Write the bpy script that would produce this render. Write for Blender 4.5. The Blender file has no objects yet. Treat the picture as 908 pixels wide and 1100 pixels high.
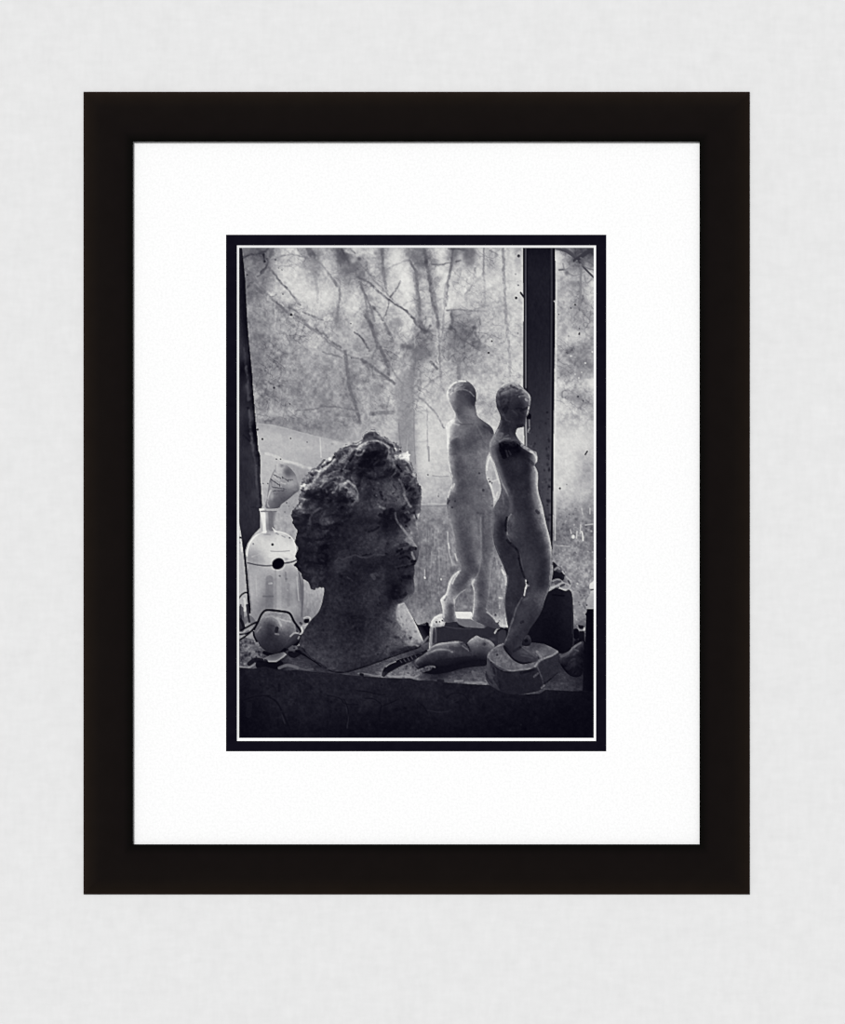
# A framed black-and-white photograph (sculptor's window sill) hanging on a pale linen-papered wall.
# 1 mm in the scene = 1 pixel of the 908 x 1100 photograph at the wall's surface.
import bpy, math
import numpy as np

C = bpy.context.scene.collection
MM = 0.001
CAM_D = 3.0                    # camera distance from the wall, metres
HANG_Z = 1.50                  # height of the picture centre above the floor


# ------------------------------------------------------------------ generic helpers
def srgb_lin(v):
    v = np.clip(np.asarray(v, dtype=np.float64), 0, 255) / 255.0
    return np.where(v <= 0.04045, v / 12.92, ((v + 0.055) / 1.055) ** 2.4)


def wx(px, depth=0.0):
    """photo column -> world x for something standing depth metres off the wall"""
    return (px - 454.0) * MM * (CAM_D - depth) / CAM_D


def wz(py, depth=0.0):
    return HANG_Z + (550.0 - py) * MM * (CAM_D - depth) / CAM_D


def link(name, mesh, mat, parent=None):
    o = bpy.data.objects.new(name, mesh)
    C.objects.link(o)
    if mat:
        mesh.materials.append(mat)
    if parent:
        o.parent = parent
    return o


def pymesh(name, verts, faces):
    m = bpy.data.meshes.new(name)
    m.from_pydata(verts, [], faces)
    m.update()
    return m


def nodes_of(name):
    m = bpy.data.materials.new(name)
    m.use_nodes = True
    nt = m.node_tree
    nt.nodes.clear()
    out = nt.nodes.new('ShaderNodeOutputMaterial')
    return m, nt, out


ALB = 0.90                     # albedo of paper white; the light is set so that this renders near 252


# ------------------------------------------------------------------ materials
def mat_wall():
    m, nt, out = nodes_of('linen_wallpaper')
    N, L = nt.nodes.new, nt.links.new
    tc = N('ShaderNodeTexCoord')
    def noise(scale, detail, sx, sz):
        mp = N('ShaderNodeMapping'); mp.inputs['Scale'].default_value = (sx, 1, sz)
        L(tc.outputs['Object'], mp.inputs['Vector'])
        n = N('ShaderNodeTexNoise'); n.inputs['Scale'].default_value = scale; n.inputs['Detail'].default_value = detail
        L(mp.outputs['Vector'], n.inputs['Vector'])
        return n.outputs['Fac']
    a = noise(150, 2, 1, 0.35)      # vertical threads
    b = noise(150, 2, 0.35, 1)      # horizontal threads
    c = noise(34, 3, 1, 1)          # soft blotches
    def add(p, q):
        k = N('ShaderNodeMath'); k.operation = 'ADD'; L(p, k.inputs[0]); L(q, k.inputs[1]); return k.outputs[0]
    s = add(add(a, b), c)
    r = N('ShaderNodeMapRange')
    r.inputs['From Min'].default_value = 0.9; r.inputs['From Max'].default_value = 2.1
    L(s, r.inputs['Value'])
    ramp = N('ShaderNodeValToRGB')
    lo, hi = srgb_lin([226.5, 226.5, 226.5]), srgb_lin([236.0, 236.0, 236.2])
    f = ALB / srgb_lin(252.0)
    ramp.color_ramp.elements[0].color = (*(lo * f), 1)
    ramp.color_ramp.elements[1].color = (*(hi * f), 1)
    L(r.outputs['Result'], ramp.inputs['Fac'])
    d = N('ShaderNodeBsdfDiffuse'); L(ramp.outputs['Color'], d.inputs['Color'])
    bp = N('ShaderNodeBump'); bp.inputs['Strength'].default_value = 0.05; bp.inputs['Distance'].default_value = 0.0005
    L(s, bp.inputs['Height']); L(bp.outputs['Normal'], d.inputs['Normal'])
    L(d.outputs['BSDF'], out.inputs['Surface'])
    return m


def mat_paper(name, rgb, amp, scale):
    """mat board: a plain colour with a very fine tooth"""
    m, nt, out = nodes_of(name)
    N, L = nt.nodes.new, nt.links.new
    tc = N('ShaderNodeTexCoord')
    n = N('ShaderNodeTexNoise'); n.inputs['Scale'].default_value = scale; n.inputs['Detail'].default_value = 2
    L(tc.outputs['Object'], n.inputs['Vector'])
    ramp = N('ShaderNodeValToRGB')
    f = ALB / srgb_lin(252.0)
    rgb = np.array(rgb, float)
    ramp.color_ramp.elements[0].position = 0.3
    ramp.color_ramp.elements[1].position = 0.62
    ramp.color_ramp.elements[0].color = (*(srgb_lin(rgb - amp) * f), 1)
    ramp.color_ramp.elements[1].color = (*(srgb_lin(rgb + amp) * f), 1)
    L(n.outputs['Fac'], ramp.inputs['Fac'])
    d = N('ShaderNodeBsdfDiffuse'); L(ramp.outputs['Color'], d.inputs['Color'])
    L(d.outputs['BSDF'], out.inputs['Surface'])
    return m


def mat_frame():
    """brown-black stained wood, coloured a little browner towards the outer edge and blacker at the sight edge, with a dull satin lacquer"""
    m, nt, out = nodes_of('black_stained_wood')
    N, L = nt.nodes.new, nt.links.new
    at = N('ShaderNodeAttribute'); at.attribute_name = 'across'
    ramp = N('ShaderNodeValToRGB')
    f = ALB / srgb_lin(252.0)
    el = ramp.color_ramp.elements
    cols = [(0.0, (39, 29, 25)), (0.05, (33, 26, 21)), (0.12, (29, 23, 19)), (0.32, (23, 18.5, 17)), (0.8, (21, 16.5, 16)), (0.93, (13, 11, 10)), (1.0, (8, 8, 6))]
    while len(el) < len(cols):
        el.new(0.5)
    for e, (p, c) in zip(el, cols):
        e.position = p; e.color = (*(srgb_lin(c) * f), 1)
    L(at.outputs['Fac'], ramp.inputs['Fac'])
    tc = N('ShaderNodeTexCoord')
    n = N('ShaderNodeTexNoise'); n.inputs['Scale'].default_value = 60; n.inputs['Detail'].default_value = 3
    L(tc.outputs['Object'], n.inputs['Vector'])
    mx = N('ShaderNodeMixRGB'); mx.blend_type = 'MULTIPLY'; mx.inputs['Fac'].default_value = 0.25
    L(ramp.outputs['Color'], mx.inputs['Color1']); L(n.outputs['Fac'], mx.inputs['Color2'])
    b = N('ShaderNodeBsdfPrincipled')
    L(mx.outputs['Color'], b.inputs['Base Color'])
    b.inputs['Roughness'].default_value = 0.85
    b.inputs['Specular IOR Level'].default_value = 0.03
    L(b.outputs['BSDF'], out.inputs['Surface'])
    return m


def mat_print():
    m, nt, out = nodes_of('photographic_print')
    N, L = nt.nodes.new, nt.links.new
    at = N('ShaderNodeAttribute'); at.attribute_name = 'ink'
    d = N('ShaderNodeBsdfDiffuse'); L(at.outputs['Color'], d.inputs['Color'])
    L(d.outputs['BSDF'], out.inputs['Surface'])
    return m


# ------------------------------------------------------------------ the print: a small painter
S = 1.3                                            # samples per millimetre
X0, X1, Y0, Y1 = 256.6, 638.4, 265.8, 793.0
W = int(round((X1 - X0) * S)) + 1
H = int(round((Y1 - Y0) * S)) + 1
gx = np.linspace(X0, X1, W)
gy = np.linspace(Y0, Y1, H)
XX, YY = np.meshgrid(gx, gy)
V = np.full((H, W), 150.0)                         # grey value 0..255
R = np.zeros((H, W), dtype=np.int32)               # which depicted thing owns the sample
NAMES = ['print']
CLIP = [None]                                      # current coverage mask


def nums(s):
    return [float(t) for t in s.replace(',', ' ').split()]


def pts_of(s):
    n = nums(s)
    return np.array(n).reshape(-1, 2)


def spline(p, closed, k=6):
    n = len(p)
    if n < 3:
        return p
    out = []
    rng = range(n) if closed else range(n - 1)
    for i in rng:
        if closed:
            a, b, c, d = p[i - 1], p[i], p[(i + 1) % n], p[(i + 2) % n]
        else:
            a, b, c, d = p[max(i - 1, 0)], p[i], p[i + 1], p[min(i + 2, n - 1)]
        for j in range(k):
            t = j / k
            out.append(0.5 * (2 * b + (c - a) * t + (2 * a - 5 * b + 4 * c - d) * t * t + (3 * b - a - 3 * c + d) * t ** 3))
    if not closed:
        out.append(p[-1])
    return np.array(out)


def box(xa, xb, ya, yb):
    i0 = max(int((ya - Y0) * S) - 1, 0); i1 = min(int((yb - Y0) * S) + 3, H)
    j0 = max(int((xa - X0) * S) - 1, 0); j1 = min(int((xb - X0) * S) + 3, W)
    return slice(i0, max(i1, i0)), slice(j0, max(j1, j0))


def cover(poly):
    """antialiased coverage of a polygon"""
    m = np.zeros((H, W))
    sl = box(poly[:, 0].min(), poly[:, 0].max(), poly[:, 1].min(), poly[:, 1].max())
    xs, ys = XX[sl], YY[sl]
    if xs.size == 0:
        return m
    acc = np.zeros(xs.shape)
    q = np.roll(poly, -1, axis=0)
    offs = (-0.33, 0.0, 0.33)
    for oy in offs:
        for ox in offs:
            x, y = xs + ox / S, ys + oy / S
            ins = np.zeros(x.shape, bool)
            for (ax, ay), (bx, by) in zip(poly, q):
                if ay == by:
                    continue
                cond = (ay > y) != (by > y)
                ins ^= cond & (x < (bx - ax) * (y - ay) / (by - ay) + ax)
            acc += ins
    m[sl] = acc / 9.0
    return m


def vnoise(sx, sy, seed, wx_=0.0, wy_=0.0):
    g = np.random.RandomState(seed).uniform(-1, 1, (int(560 / sy) + 6, int(420 / sx) + 6))
    fx = np.clip(XX + wx_ - 240.0, 0, 410) / sx; fy = np.clip(YY + wy_ - 250.0, 0, 552) / sy
    ix = np.floor(fx).astype(int); iy = np.floor(fy).astype(int)
    tx = fx - ix; ty = fy - iy
    tx = tx * tx * (3 - 2 * tx); ty = ty * ty * (3 - 2 * ty)
    return (g[iy, ix] * (1 - tx) + g[iy, ix + 1] * tx) * (1 - ty) + (g[iy + 1, ix] * (1 - tx) + g[iy + 1, ix + 1] * tx) * ty


_seed = [11]
def mottle(sc=(1.4, 3.0, 7.0), wt=(0.5, 0.35, 0.25), ay=1.0):
    t = np.zeros((H, W))
    for s, w in zip(sc, wt):
        _seed[0] += 1
        t += w * vnoise(s, s * ay, _seed[0])
    return t


def crust(amp, sc=(1.3, 2.6, 5.0), wt=(0.45, 0.5, 0.4), ay=1.0, outline=None, blur=2.0):
    """break a tone up multiplicatively, as on pitted plaster"""
    a = CLIP[0] if CLIP[0] is not None else np.ones((H, W))
    if outline:
        a = a * soften(cover(pts_of(outline)), blur)
    V[:] = V * np.exp(amp * a * mottle(sc, wt, ay))


def emboss(k, outline=None, sc=(13.0, 7.0, 3.2), wt=(1.0, 0.9, 0.45), dx=0.6, dy=1.2, blur=2.0, crease=0.55, swirl=4.0):
    """lumpy relief lit from above: slope of a creased noise"""
    a = CLIP[0] if CLIP[0] is not None else np.ones((H, W))
    if outline:
        a = a * soften(cover(pts_of(outline)), blur)
    h = np.zeros((H, W))
    ux = swirl * vnoise(9, 9, _seed[0] + 500); uy = swirl * vnoise(9, 9, _seed[0] + 501)
    for q, w in zip(sc, wt):
        _seed[0] += 1
        n = vnoise(q, q, _seed[0], ux, uy)
        h += w * q * ((1 - crease) * n + crease * np.abs(n) * 1.6)
    h = soften(h, 0.5)
    gy, gx = np.gradient(h)
    e = np.tanh((gx * dx + gy * dy) * S / 1.3) * 1.3
    V[:] = V * np.exp(k * a * e)


def twigs(sx, sy, ang, width, dark, where):
    """thin dark crossing lines, like bare twigs out of focus"""
    global XX, YY
    _seed[0] += 1
    c, d = math.cos(math.radians(ang)), math.sin(math.radians(ang))
    wa, wb, _ = warps()
    ox, oy = XX, YY
    x = ox - 448 + 1.5 * wa; y = oy - 530 + 1.5 * wb
    XX, YY = 600 + (x * c + y * d) * 0.5, 600 + (-x * d + y * c) * 0.5
    g = np.random.RandomState(_seed[0]).uniform(-1, 1, (200, 200))
    fx = (XX - 250) / sx; fy = (YY - 250) / sy
    XX, YY = ox, oy
    ix = np.floor(fx).astype(int); iy = np.floor(fy).astype(int)
    tx = fx - ix; ty = fy - iy
    tx = tx * tx * (3 - 2 * tx); ty = ty * ty * (3 - 2 * ty)
    ix %= 199; iy %= 199
    n = (g[iy, ix] * (1 - tx) + g[iy, ix + 1] * tx) * (1 - ty) + (g[iy + 1, ix] * (1 - tx) + g[iy + 1, ix + 1] * tx) * ty
    a = np.clip(1 - np.abs(n) / width, 0, 1)
    V[:] = V - dark * a * where


def tones(s, mask=None):
    """smooth tone field through scattered 'x y grey' triples"""
    a = np.array(nums(s)).reshape(-1, 3)
    p, g = a[:, :2] / 100.0, a[:, 2]
    n = len(p)
    def ker(d2):
        return np.where(d2 > 0, 0.5 * d2 * np.log(np.maximum(d2, 1e-12)), 0.0)
    K = ker(((p[:, None] - p[None]) ** 2).sum(-1)) + np.eye(n) * 1e-7
    Pm = np.hstack([np.ones((n, 1)), p])
    A = np.zeros((n + 3, n + 3)); A[:n, :n] = K; A[:n, n:] = Pm; A[n:, :n] = Pm.T
    c = np.linalg.lstsq(A, np.concatenate([g, np.zeros(3)]), rcond=None)[0]
    out = np.full((H, W), float(g.mean()))
    sel = np.ones((H, W), bool) if mask is None else mask > 0
    qx, qy = XX[sel] / 100.0, YY[sel] / 100.0
    r = np.zeros(qx.shape)
    for k in range(0, len(qx), 20000):
        ax, ay = qx[k:k + 20000], qy[k:k + 20000]
        d2 = (ax[:, None] - p[None, :, 0]) ** 2 + (ay[:, None] - p[None, :, 1]) ** 2
        r[k:k + 20000] = ker(d2) @ c[:n] + c[n] + c[n + 1] * ax + c[n + 2] * ay
    out[sel] = np.clip(r, g.min() - 4, g.max() + 4)
    return out


def region(name, outline, tone, grain=4.0, smooth=True, gsc=(1.3, 2.6, 6.0), ay=1.0, holes=(), keep=None, jag=0.0, jagbox=None):
    """lay one depicted thing over the picture; later drawing is clipped to it"""
    p = pts_of(outline)
    p = spline(p, True) if smooth else p
    if jag:
        rs = np.random.RandomState(int(p[0, 0] * 7))
        d = rs.normal(0, 1, p.shape)
        d = (d + np.roll(d, 1, 0) + np.roll(d, 2, 0)) / 1.9
        if jagbox:
            d *= sum(((p[:, 0] > q[0]) & (p[:, 0] < q[2]) & (p[:, 1] > q[1]) & (p[:, 1] < q[3])) * 1.0 for q in jagbox)[:, None]
        p = p + jag * d
    m = cover(p)
    for h in holes:
        m = m * (1 - cover(spline(pts_of(h), True)))
    f = tones(tone, m) if isinstance(tone, str) else np.full((H, W), float(tone))
    f = f + grain * mottle(gsc, ay=ay)
    V[:] = V * (1 - m) + f * m
    if name:
        if name in NAMES and keep:
            k = NAMES.index(name)
        else:
            NAMES.append(name); k = len(NAMES) - 1
        R[m > 0.5] = k
    CLIP[0] = m
    return m


def patch(outline, v, op=1.0, smooth=True, grain=0.0, blur=0.0):
    p = pts_of(outline)
    a = cover(spline(p, True) if smooth else p)
    if blur:
        a = soften(a, blur)
    a = a * op
    if CLIP[0] is not None:
        a = a * CLIP[0]
    f = v + (grain * mottle() if grain else 0)
    V[:] = V * (1 - a) + f * a


def gk(s):
    r = max(int(3 * s + 0.5), 1)
    x = np.arange(-r, r + 1)
    k = np.exp(-x * x / (2 * s * s))
    return k / k.sum(), r


def soften(a, s):
    k, r = gk(s * S)
    b = np.pad(a, r, mode='edge')
    b = sum(k[i] * b[i:i + H, :] for i in range(2 * r + 1))
    return sum(k[i] * b[:, i:i + W] for i in range(2 * r + 1))


_warp = [None]
def warps():
    if _warp[0] is None:
        _warp[0] = (0.7 * vnoise(2.6, 2.6, 901) + 0.5 * vnoise(5.0, 5.0, 902), 0.7 * vnoise(2.6, 2.6, 903) + 0.5 * vnoise(5.0, 5.0, 904),
                    0.6 * vnoise(1.7, 1.7, 905) + 0.6 * vnoise(4.0, 4.0, 906))
    return _warp[0]


def ST(text, soft=1.0, op=1.0, smooth=True, rough=0.0):
    """strokes, one per line:  grey[>grey] width[>width] [opacity] : x,y x,y ..."""
    for line in text.strip().splitlines():
        line = line.split('#')[0].strip()
        if not line:
            continue
        head, body = line.split(':')
        h = head.split()
        v0, v1 = (nums(h[0].replace('>', ' ')) * 2)[:2]
        w0, w1 = (nums(h[1].replace('>', ' ')) * 2)[:2]
        o = float(h[2]) if len(h) > 2 else 1.0
        p = pts_of(body)
        if len(p) == 1:
            p = np.vstack([p, p + 0.01])
        elif smooth and len(p) > 2:
            p = spline(p, False, 4)
        seg = np.linalg.norm(np.diff(p, axis=0), axis=1)
        cum = np.concatenate([[0], np.cumsum(seg)]) / max(seg.sum(), 1e-9)
        pad = max(w0, w1) / 2 + soft + 1
        sl = box(p[:, 0].min() - pad, p[:, 0].max() + pad, p[:, 1].min() - pad, p[:, 1].max() + pad)
        x, y = XX[sl], YY[sl]
        if x.size == 0:
            continue
        if rough:
            wa, wb, wc = warps()
            x = x + rough * wa[sl]; y = y + rough * wb[sl]
        best = np.full(x.shape, 1e9); tt = np.zeros(x.shape)
        for i in range(len(p) - 1):
            d = p[i + 1] - p[i]
            u = np.clip(((x - p[i, 0]) * d[0] + (y - p[i, 1]) * d[1]) / max((d ** 2).sum(), 1e-12), 0, 1)
            e = np.hypot(x - p[i, 0] - u * d[0], y - p[i, 1] - u * d[1])
            k = e < best
            best = np.where(k, e, best)
            tt = np.where(k, cum[i] + u * (cum[i + 1] - cum[i]), tt)
        w = w0 + (w1 - w0) * tt
        v = v0 + (v1 - v0) * tt
        a = np.clip((w / 2 + soft / 2 - best) / soft, 0, 1)
        a = a * a * (3 - 2 * a) * np.minimum(1.0, w / 1.0) * o * op
        if rough:
            a = a * np.clip(0.8 + 0.55 * wc[sl], 0.1, 1)
        if CLIP[0] is not None:
            a = a * CLIP[0][sl]
        V[sl] = V[sl] * (1 - a) + v * a


def BL(text, op=0.8):
    """soft blobs: x y rx ry grey [opacity] [angle]"""
    for line in text.strip().splitlines():
        for item in line.split(';'):
            n = nums(item)
            if not n:
                continue
            x0, y0, rx, ry, g = n[:5]
            o = n[5] if len(n) > 5 else op
            an = math.radians(n[6]) if len(n) > 6 else 0.0
            m = 2.3 * max(rx, ry)
            sl = box(x0 - m, x0 + m, y0 - m, y0 + m)
            dx, dy = XX[sl] - x0, YY[sl] - y0
            u = (dx * math.cos(an) + dy * math.sin(an)) / rx
            w = (-dx * math.sin(an) + dy * math.cos(an)) / ry
            a = o * np.exp(-0.9 * (u * u + w * w) ** 1.3)
            if CLIP[0] is not None:
                a = a * CLIP[0][sl]
            V[sl] = V[sl] * (1 - a) + g * a


def ticks(a, b, step, length, ang, v, seed, w=1.0, op=0.8):
    """a row of small pen-like marks"""
    rs = np.random.RandomState(seed)
    a, b = np.array(a, float), np.array(b, float)
    n = max(int(np.hypot(*(b - a)) / step), 1)
    for i in range(n + 1):
        c = a + (b - a) * (i + rs.uniform(-.3, .3)) / n
        t = math.radians(ang + rs.uniform(-35, 35)); l = length * rs.uniform(.4, 1.1) / 2
        ST('%f %f %f : %f,%f %f,%f' % (v + rs.uniform(-20, 25), w * rs.uniform(.8, 1.2), op * rs.uniform(.5, 1), c[0] - l * math.cos(t), c[1] - l * math.sin(t), c[0] + l * math.cos(t), c[1] + l * math.sin(t)))


def specks(n, x0, x1, y0, y1, v, rmin, rmax, seed, op=0.8):
    rs = np.random.RandomState(seed)
    for _ in range(n):
        x, y = rs.uniform(x0, x1), rs.uniform(y0, y1)
        r = rs.uniform(rmin, rmax)
        BL('%f %f %f %f %f %f' % (x, y, r * rs.uniform(.7, 1.3), r * rs.uniform(.7, 1.5), v + rs.uniform(-12, 12), op * rs.uniform(.4, 1)))


def paint_view():
    """outdoors through the dirty pane: bare trees, bushes, a snow bank and a low wall"""
    CLIP[0] = None
    V[:] = tones('''
262 270 120 280 270 100 290 272 125 300 270 178 320 270 188 332 268 130 345 270 168 357 270 152 368 272 120 378 269 190 392 270 190 402 270 188 411 270 140 420 270 198 433 270 188 441 270 150 450 270 142 458 270 130 468 270 202 480 270 190 488 270 120 496 270 140 504 272 125 514 270 192 525 270 182 537 270 192 547 270 195 556 270 190
262 280 125 275 280 130 284 282 120 295 281 165 310 281 190 325 281 188 337 281 145 350 281 188 362 281 170 370 280 110 380 281 140 390 281 155 400 281 190 411 281 165 420 281 207 433 281 202 441 281 180 448 281 135 456 281 120 464 281 155 472 281 203 481 281 192 487 281 145 495 281 190 504 281 140 513 281 192 522 281 180 537 281 195 550 281 200
262 292 130 275 291 150 285 290 135 300 291 200 312 291 203 327 291 195 340 291 160 352 291 192 365 291 155 376 290 140 386 290 150 394 291 180 402 291 190 413 291 170 425 291 210 438 291 208 449 291 150 455 291 165 463 291 162 473 291 210 483 291 192 493 291 190 503 291 192 516 291 207 537 291 200 551 291 205
262 302 122 275 303 150 285 303 145 294 302 172 310 302 206 326 302 206 339 302 180 351 302 192 360 302 165 370 302 168 381 302 152 391 302 145 402 302 170 411 302 168 419 302 197 430 302 215 441 302 214 450 302 155 458 302 198 465 302 160 476 302 216 486 302 200 496 302 196 511 302 200 531 302 205 551 302 210
264 316 122 280 316 142 289 315 186 300 315 190 315 315 205 330 315 213 342 315 206 355 315 211 363 315 200 373 315 186 382 315 198 392 315 185 401 315 198 411 315 188 421 315 198 431 315 206 443 315 216 451 315 170 458 315 205 464 315 168 474 315 215 486 315 207 496 315 205 511 315 186 526 315 195 546 315 202
265 330 150 280 330 158 295 330 168 310 330 180 326 330 202 340 330 206 352 330 202 363 330 182 376 330 206 386 330 202 395 330 165 405 330 184 415 330 182 426 330 194 441 330 206 451 330 158 460 330 206 467 330 158 476 330 211 491 330 200 506 330 195 521 330 182 541 330 192
266 345 148 280 345 150 296 345 166 311 345 172 326 345 185 341 345 190 355 345 184 363 345 166 376 345 186 386 345 180 396 345 158 406 345 182 416 345 170 426 345 180 441 345 202 452 345 162 462 345 200 471 345 160 480 345 192 488 345 140 498 345 158 511 345 160 526 345 182 546 345 196
268 360 140 281 360 150 296 360 165 311 360 165 326 360 180 341 360 186 356 360 175 371 360 176 386 360 178 399 360 152 411 360 176 421 360 166 431 360 186 442 360 190 455 360 142 465 360 180 475 360 194 486 360 142 498 360 130 509 360 140 521 360 176 536 360 190 551 360 201
270 375 138 281 375 136 296 375 156 311 375 160 326 375 174 341 375 180 356 375 170 371 375 168 386 375 168 398 375 162 406 375 152 414 375 152 421 375 166 432 375 172 441 375 148 449 375 135 459 375 132 471 375 172 486 375 150 501 375 152 516 375 166 531 375 180 551 375 196
273 390 138 286 390 148 301 390 160 316 390 168 331 390 165 346 390 166 361 390 168 373 390 155 388 390 174 398 390 150 408 390 170 416 390 145 426 390 170 438 390 172 448 390 150 459 390 175 471 390 180 486 390 162 501 390 166 516 390 176 531 390 186 546 390 194 559 390 200
275 405 148 289 405 140 306 405 154 321 405 158 336 405 164 351 405 154 366 405 160 375 405 142 391 405 174 406 405 166 416 405 166 426 405 190 436 405 176 446 405 158 456 405 176 468 405 182 481 405 192 493 405 165 504 405 176 521 405 185 536 405 190 556 405 200
276 420 165 291 420 150 306 420 160 321 420 150 336 420 156 351 420 154 366 420 164 376 420 138 391 420 174 406 420 165 419 420 186 431 420 170 441 420 166 451 420 182 466 420 196 476 420 192 516 420 200 528 420 204
278 432 146 291 432 150 306 432 153 321 432 154 336 432 160 351 432 152 366 432 160 381 432 148 396 432 172 408 432 156 421 432 186 431 432 166 441 432 162 453 432 192 469 432 196 479 432 200 520 432 176 531 432 180
278 446 160 291 446 168 306 446 165 321 446 158 336 446 160 351 446 150 366 446 160 384 446 152 396 446 170 409 446 166 421 446 186 431 446 165 441 446 164 452 446 202 466 446 205 476 446 204 521 446 190
282 453 140 300 456 144 320 461 146 345 466 150 362 470 160 384 462 172 400 456 176 414 460 190 426 462 184 432 462 162 441 462 160 452 462 204 470 462 206 478 462 206 432 478 164 441 480 164 453 480 204 470 480 206 430 492 180 440 496 168 452 496 203 470 496 200 480 500 200 448 510 190 456 516 192 470 520 188 480 524 182 456 534 186 476 534 182
282 466 186 300 468 188 320 474 186 345 478 184 370 480 180 282 480 184 300 482 186 320 488 178 345 490 170 330 496 174 300 492 198 285 500 190 285 520 184 320 508 164 330 515 164 305 545 170 312 560 168 283 540 178
460 548 145 475 555 142 455 560 138 470 575 142 482 585 146 455 590 130 470 600 134 455 615 128 470 620 132 490 600 138 455 635 120 470 645 128 480 640 126 455 655 130 465 662 146 450 665 152 495 650 122 505 645 124 500 655 132
526 500 190 530 515 180 533 530 188 530 592 148 533 610 140 540 625 150 532 640 128 538 655 138 530 655 130 540 668 180 536 670 186
600 270 165 610 271 125 620 272 95 634 270 75 600 281 205 610 281 160 619 280 95 628 280 110 637 280 112 600 292 198 610 292 172 620 291 160 635 291 172 600 306 190 611 306 170 622 306 152 634 306 190 600 320 180 612 320 182 623 320 155 635 320 186 604 335 174 615 335 162 625 335 152 636 335 170 600 346 180 620 346 166 635 346 175 600 361 190 612 361 202 625 361 190 636 361 170 603 376 172 615 376 152 628 376 150 637 376 170 603 391 172 615 391 160 627 391 150 637 391 165 605 403 162 620 403 160 636 404 185 605 412 196 620 412 186 636 412 210 605 426 178 618 428 152 631 426 165 605 437 206 620 437 182 636 436 170 605 450 192 620 450 188 636 450 182 605 470 210 620 470 210 636 470 204 600 490 210 615 490 205 630 490 188 600 506 205 620 506 200 632 506 178 600 520 205 620 520 190 632 520 184 600 536 190 620 536 182 632 536 172 605 550 158 620 550 152 632 550 154 605 566 128 620 566 142 632 566 130 605 581 130 620 581 142 632 581 124 605 600 148 620 600 152 632 600 150 613 620 152 628 620 150 622 640 146 622 660 140
259 565 205 260 590 180 260 610 172 261 630 168 320 630 168 330 650 150 322 660 140 336 640 168
''')
    m = mottle((1.5, 3.0, 5.5, 11.0), (0.42, 0.6, 0.55, 0.35))
    calm = np.clip((YY - 452) / 12.0, 0, 1) * np.clip((560 - YY) / 20.0, 0, 1)
    left_low = (XX < 370) * np.clip((YY - (450 + (XX - 270) * 0.2)) / 6, 0, 1)
    bright = np.clip((V - 185) / 30.0, 0, 1)
    amp = 21.0 * (1 - 0.55 * bright) * (1 - 0.6 * np.maximum(left_low, calm * 0.6))
    low = np.clip((YY - 548) / 20.0, 0, 1)
    V[:] = V + m * amp + low * 12 * mottle((1.3, 2.2), (0.6, 0.6), ay=2.6) * (XX < 600) + low * (XX > 590) * 16 * mottle((1.5, 2.6), (0.6, 0.6))
    trees = np.clip((470 - YY) / 30.0, 0, 1) * (1 - left_low) * (1 - 0.6 * bright) * np.clip(0.6 + 0.8 * vnoise(26, 26, 77), 0, 1)
    twigs(9, 3.0, 35, 0.16, 26, trees)
    twigs(3.0, 8, 12, 0.16, 22, trees)
    twigs(7, 2.4, -40, 0.14, 18, trees)
    V[:] = V + trees * 5
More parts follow.
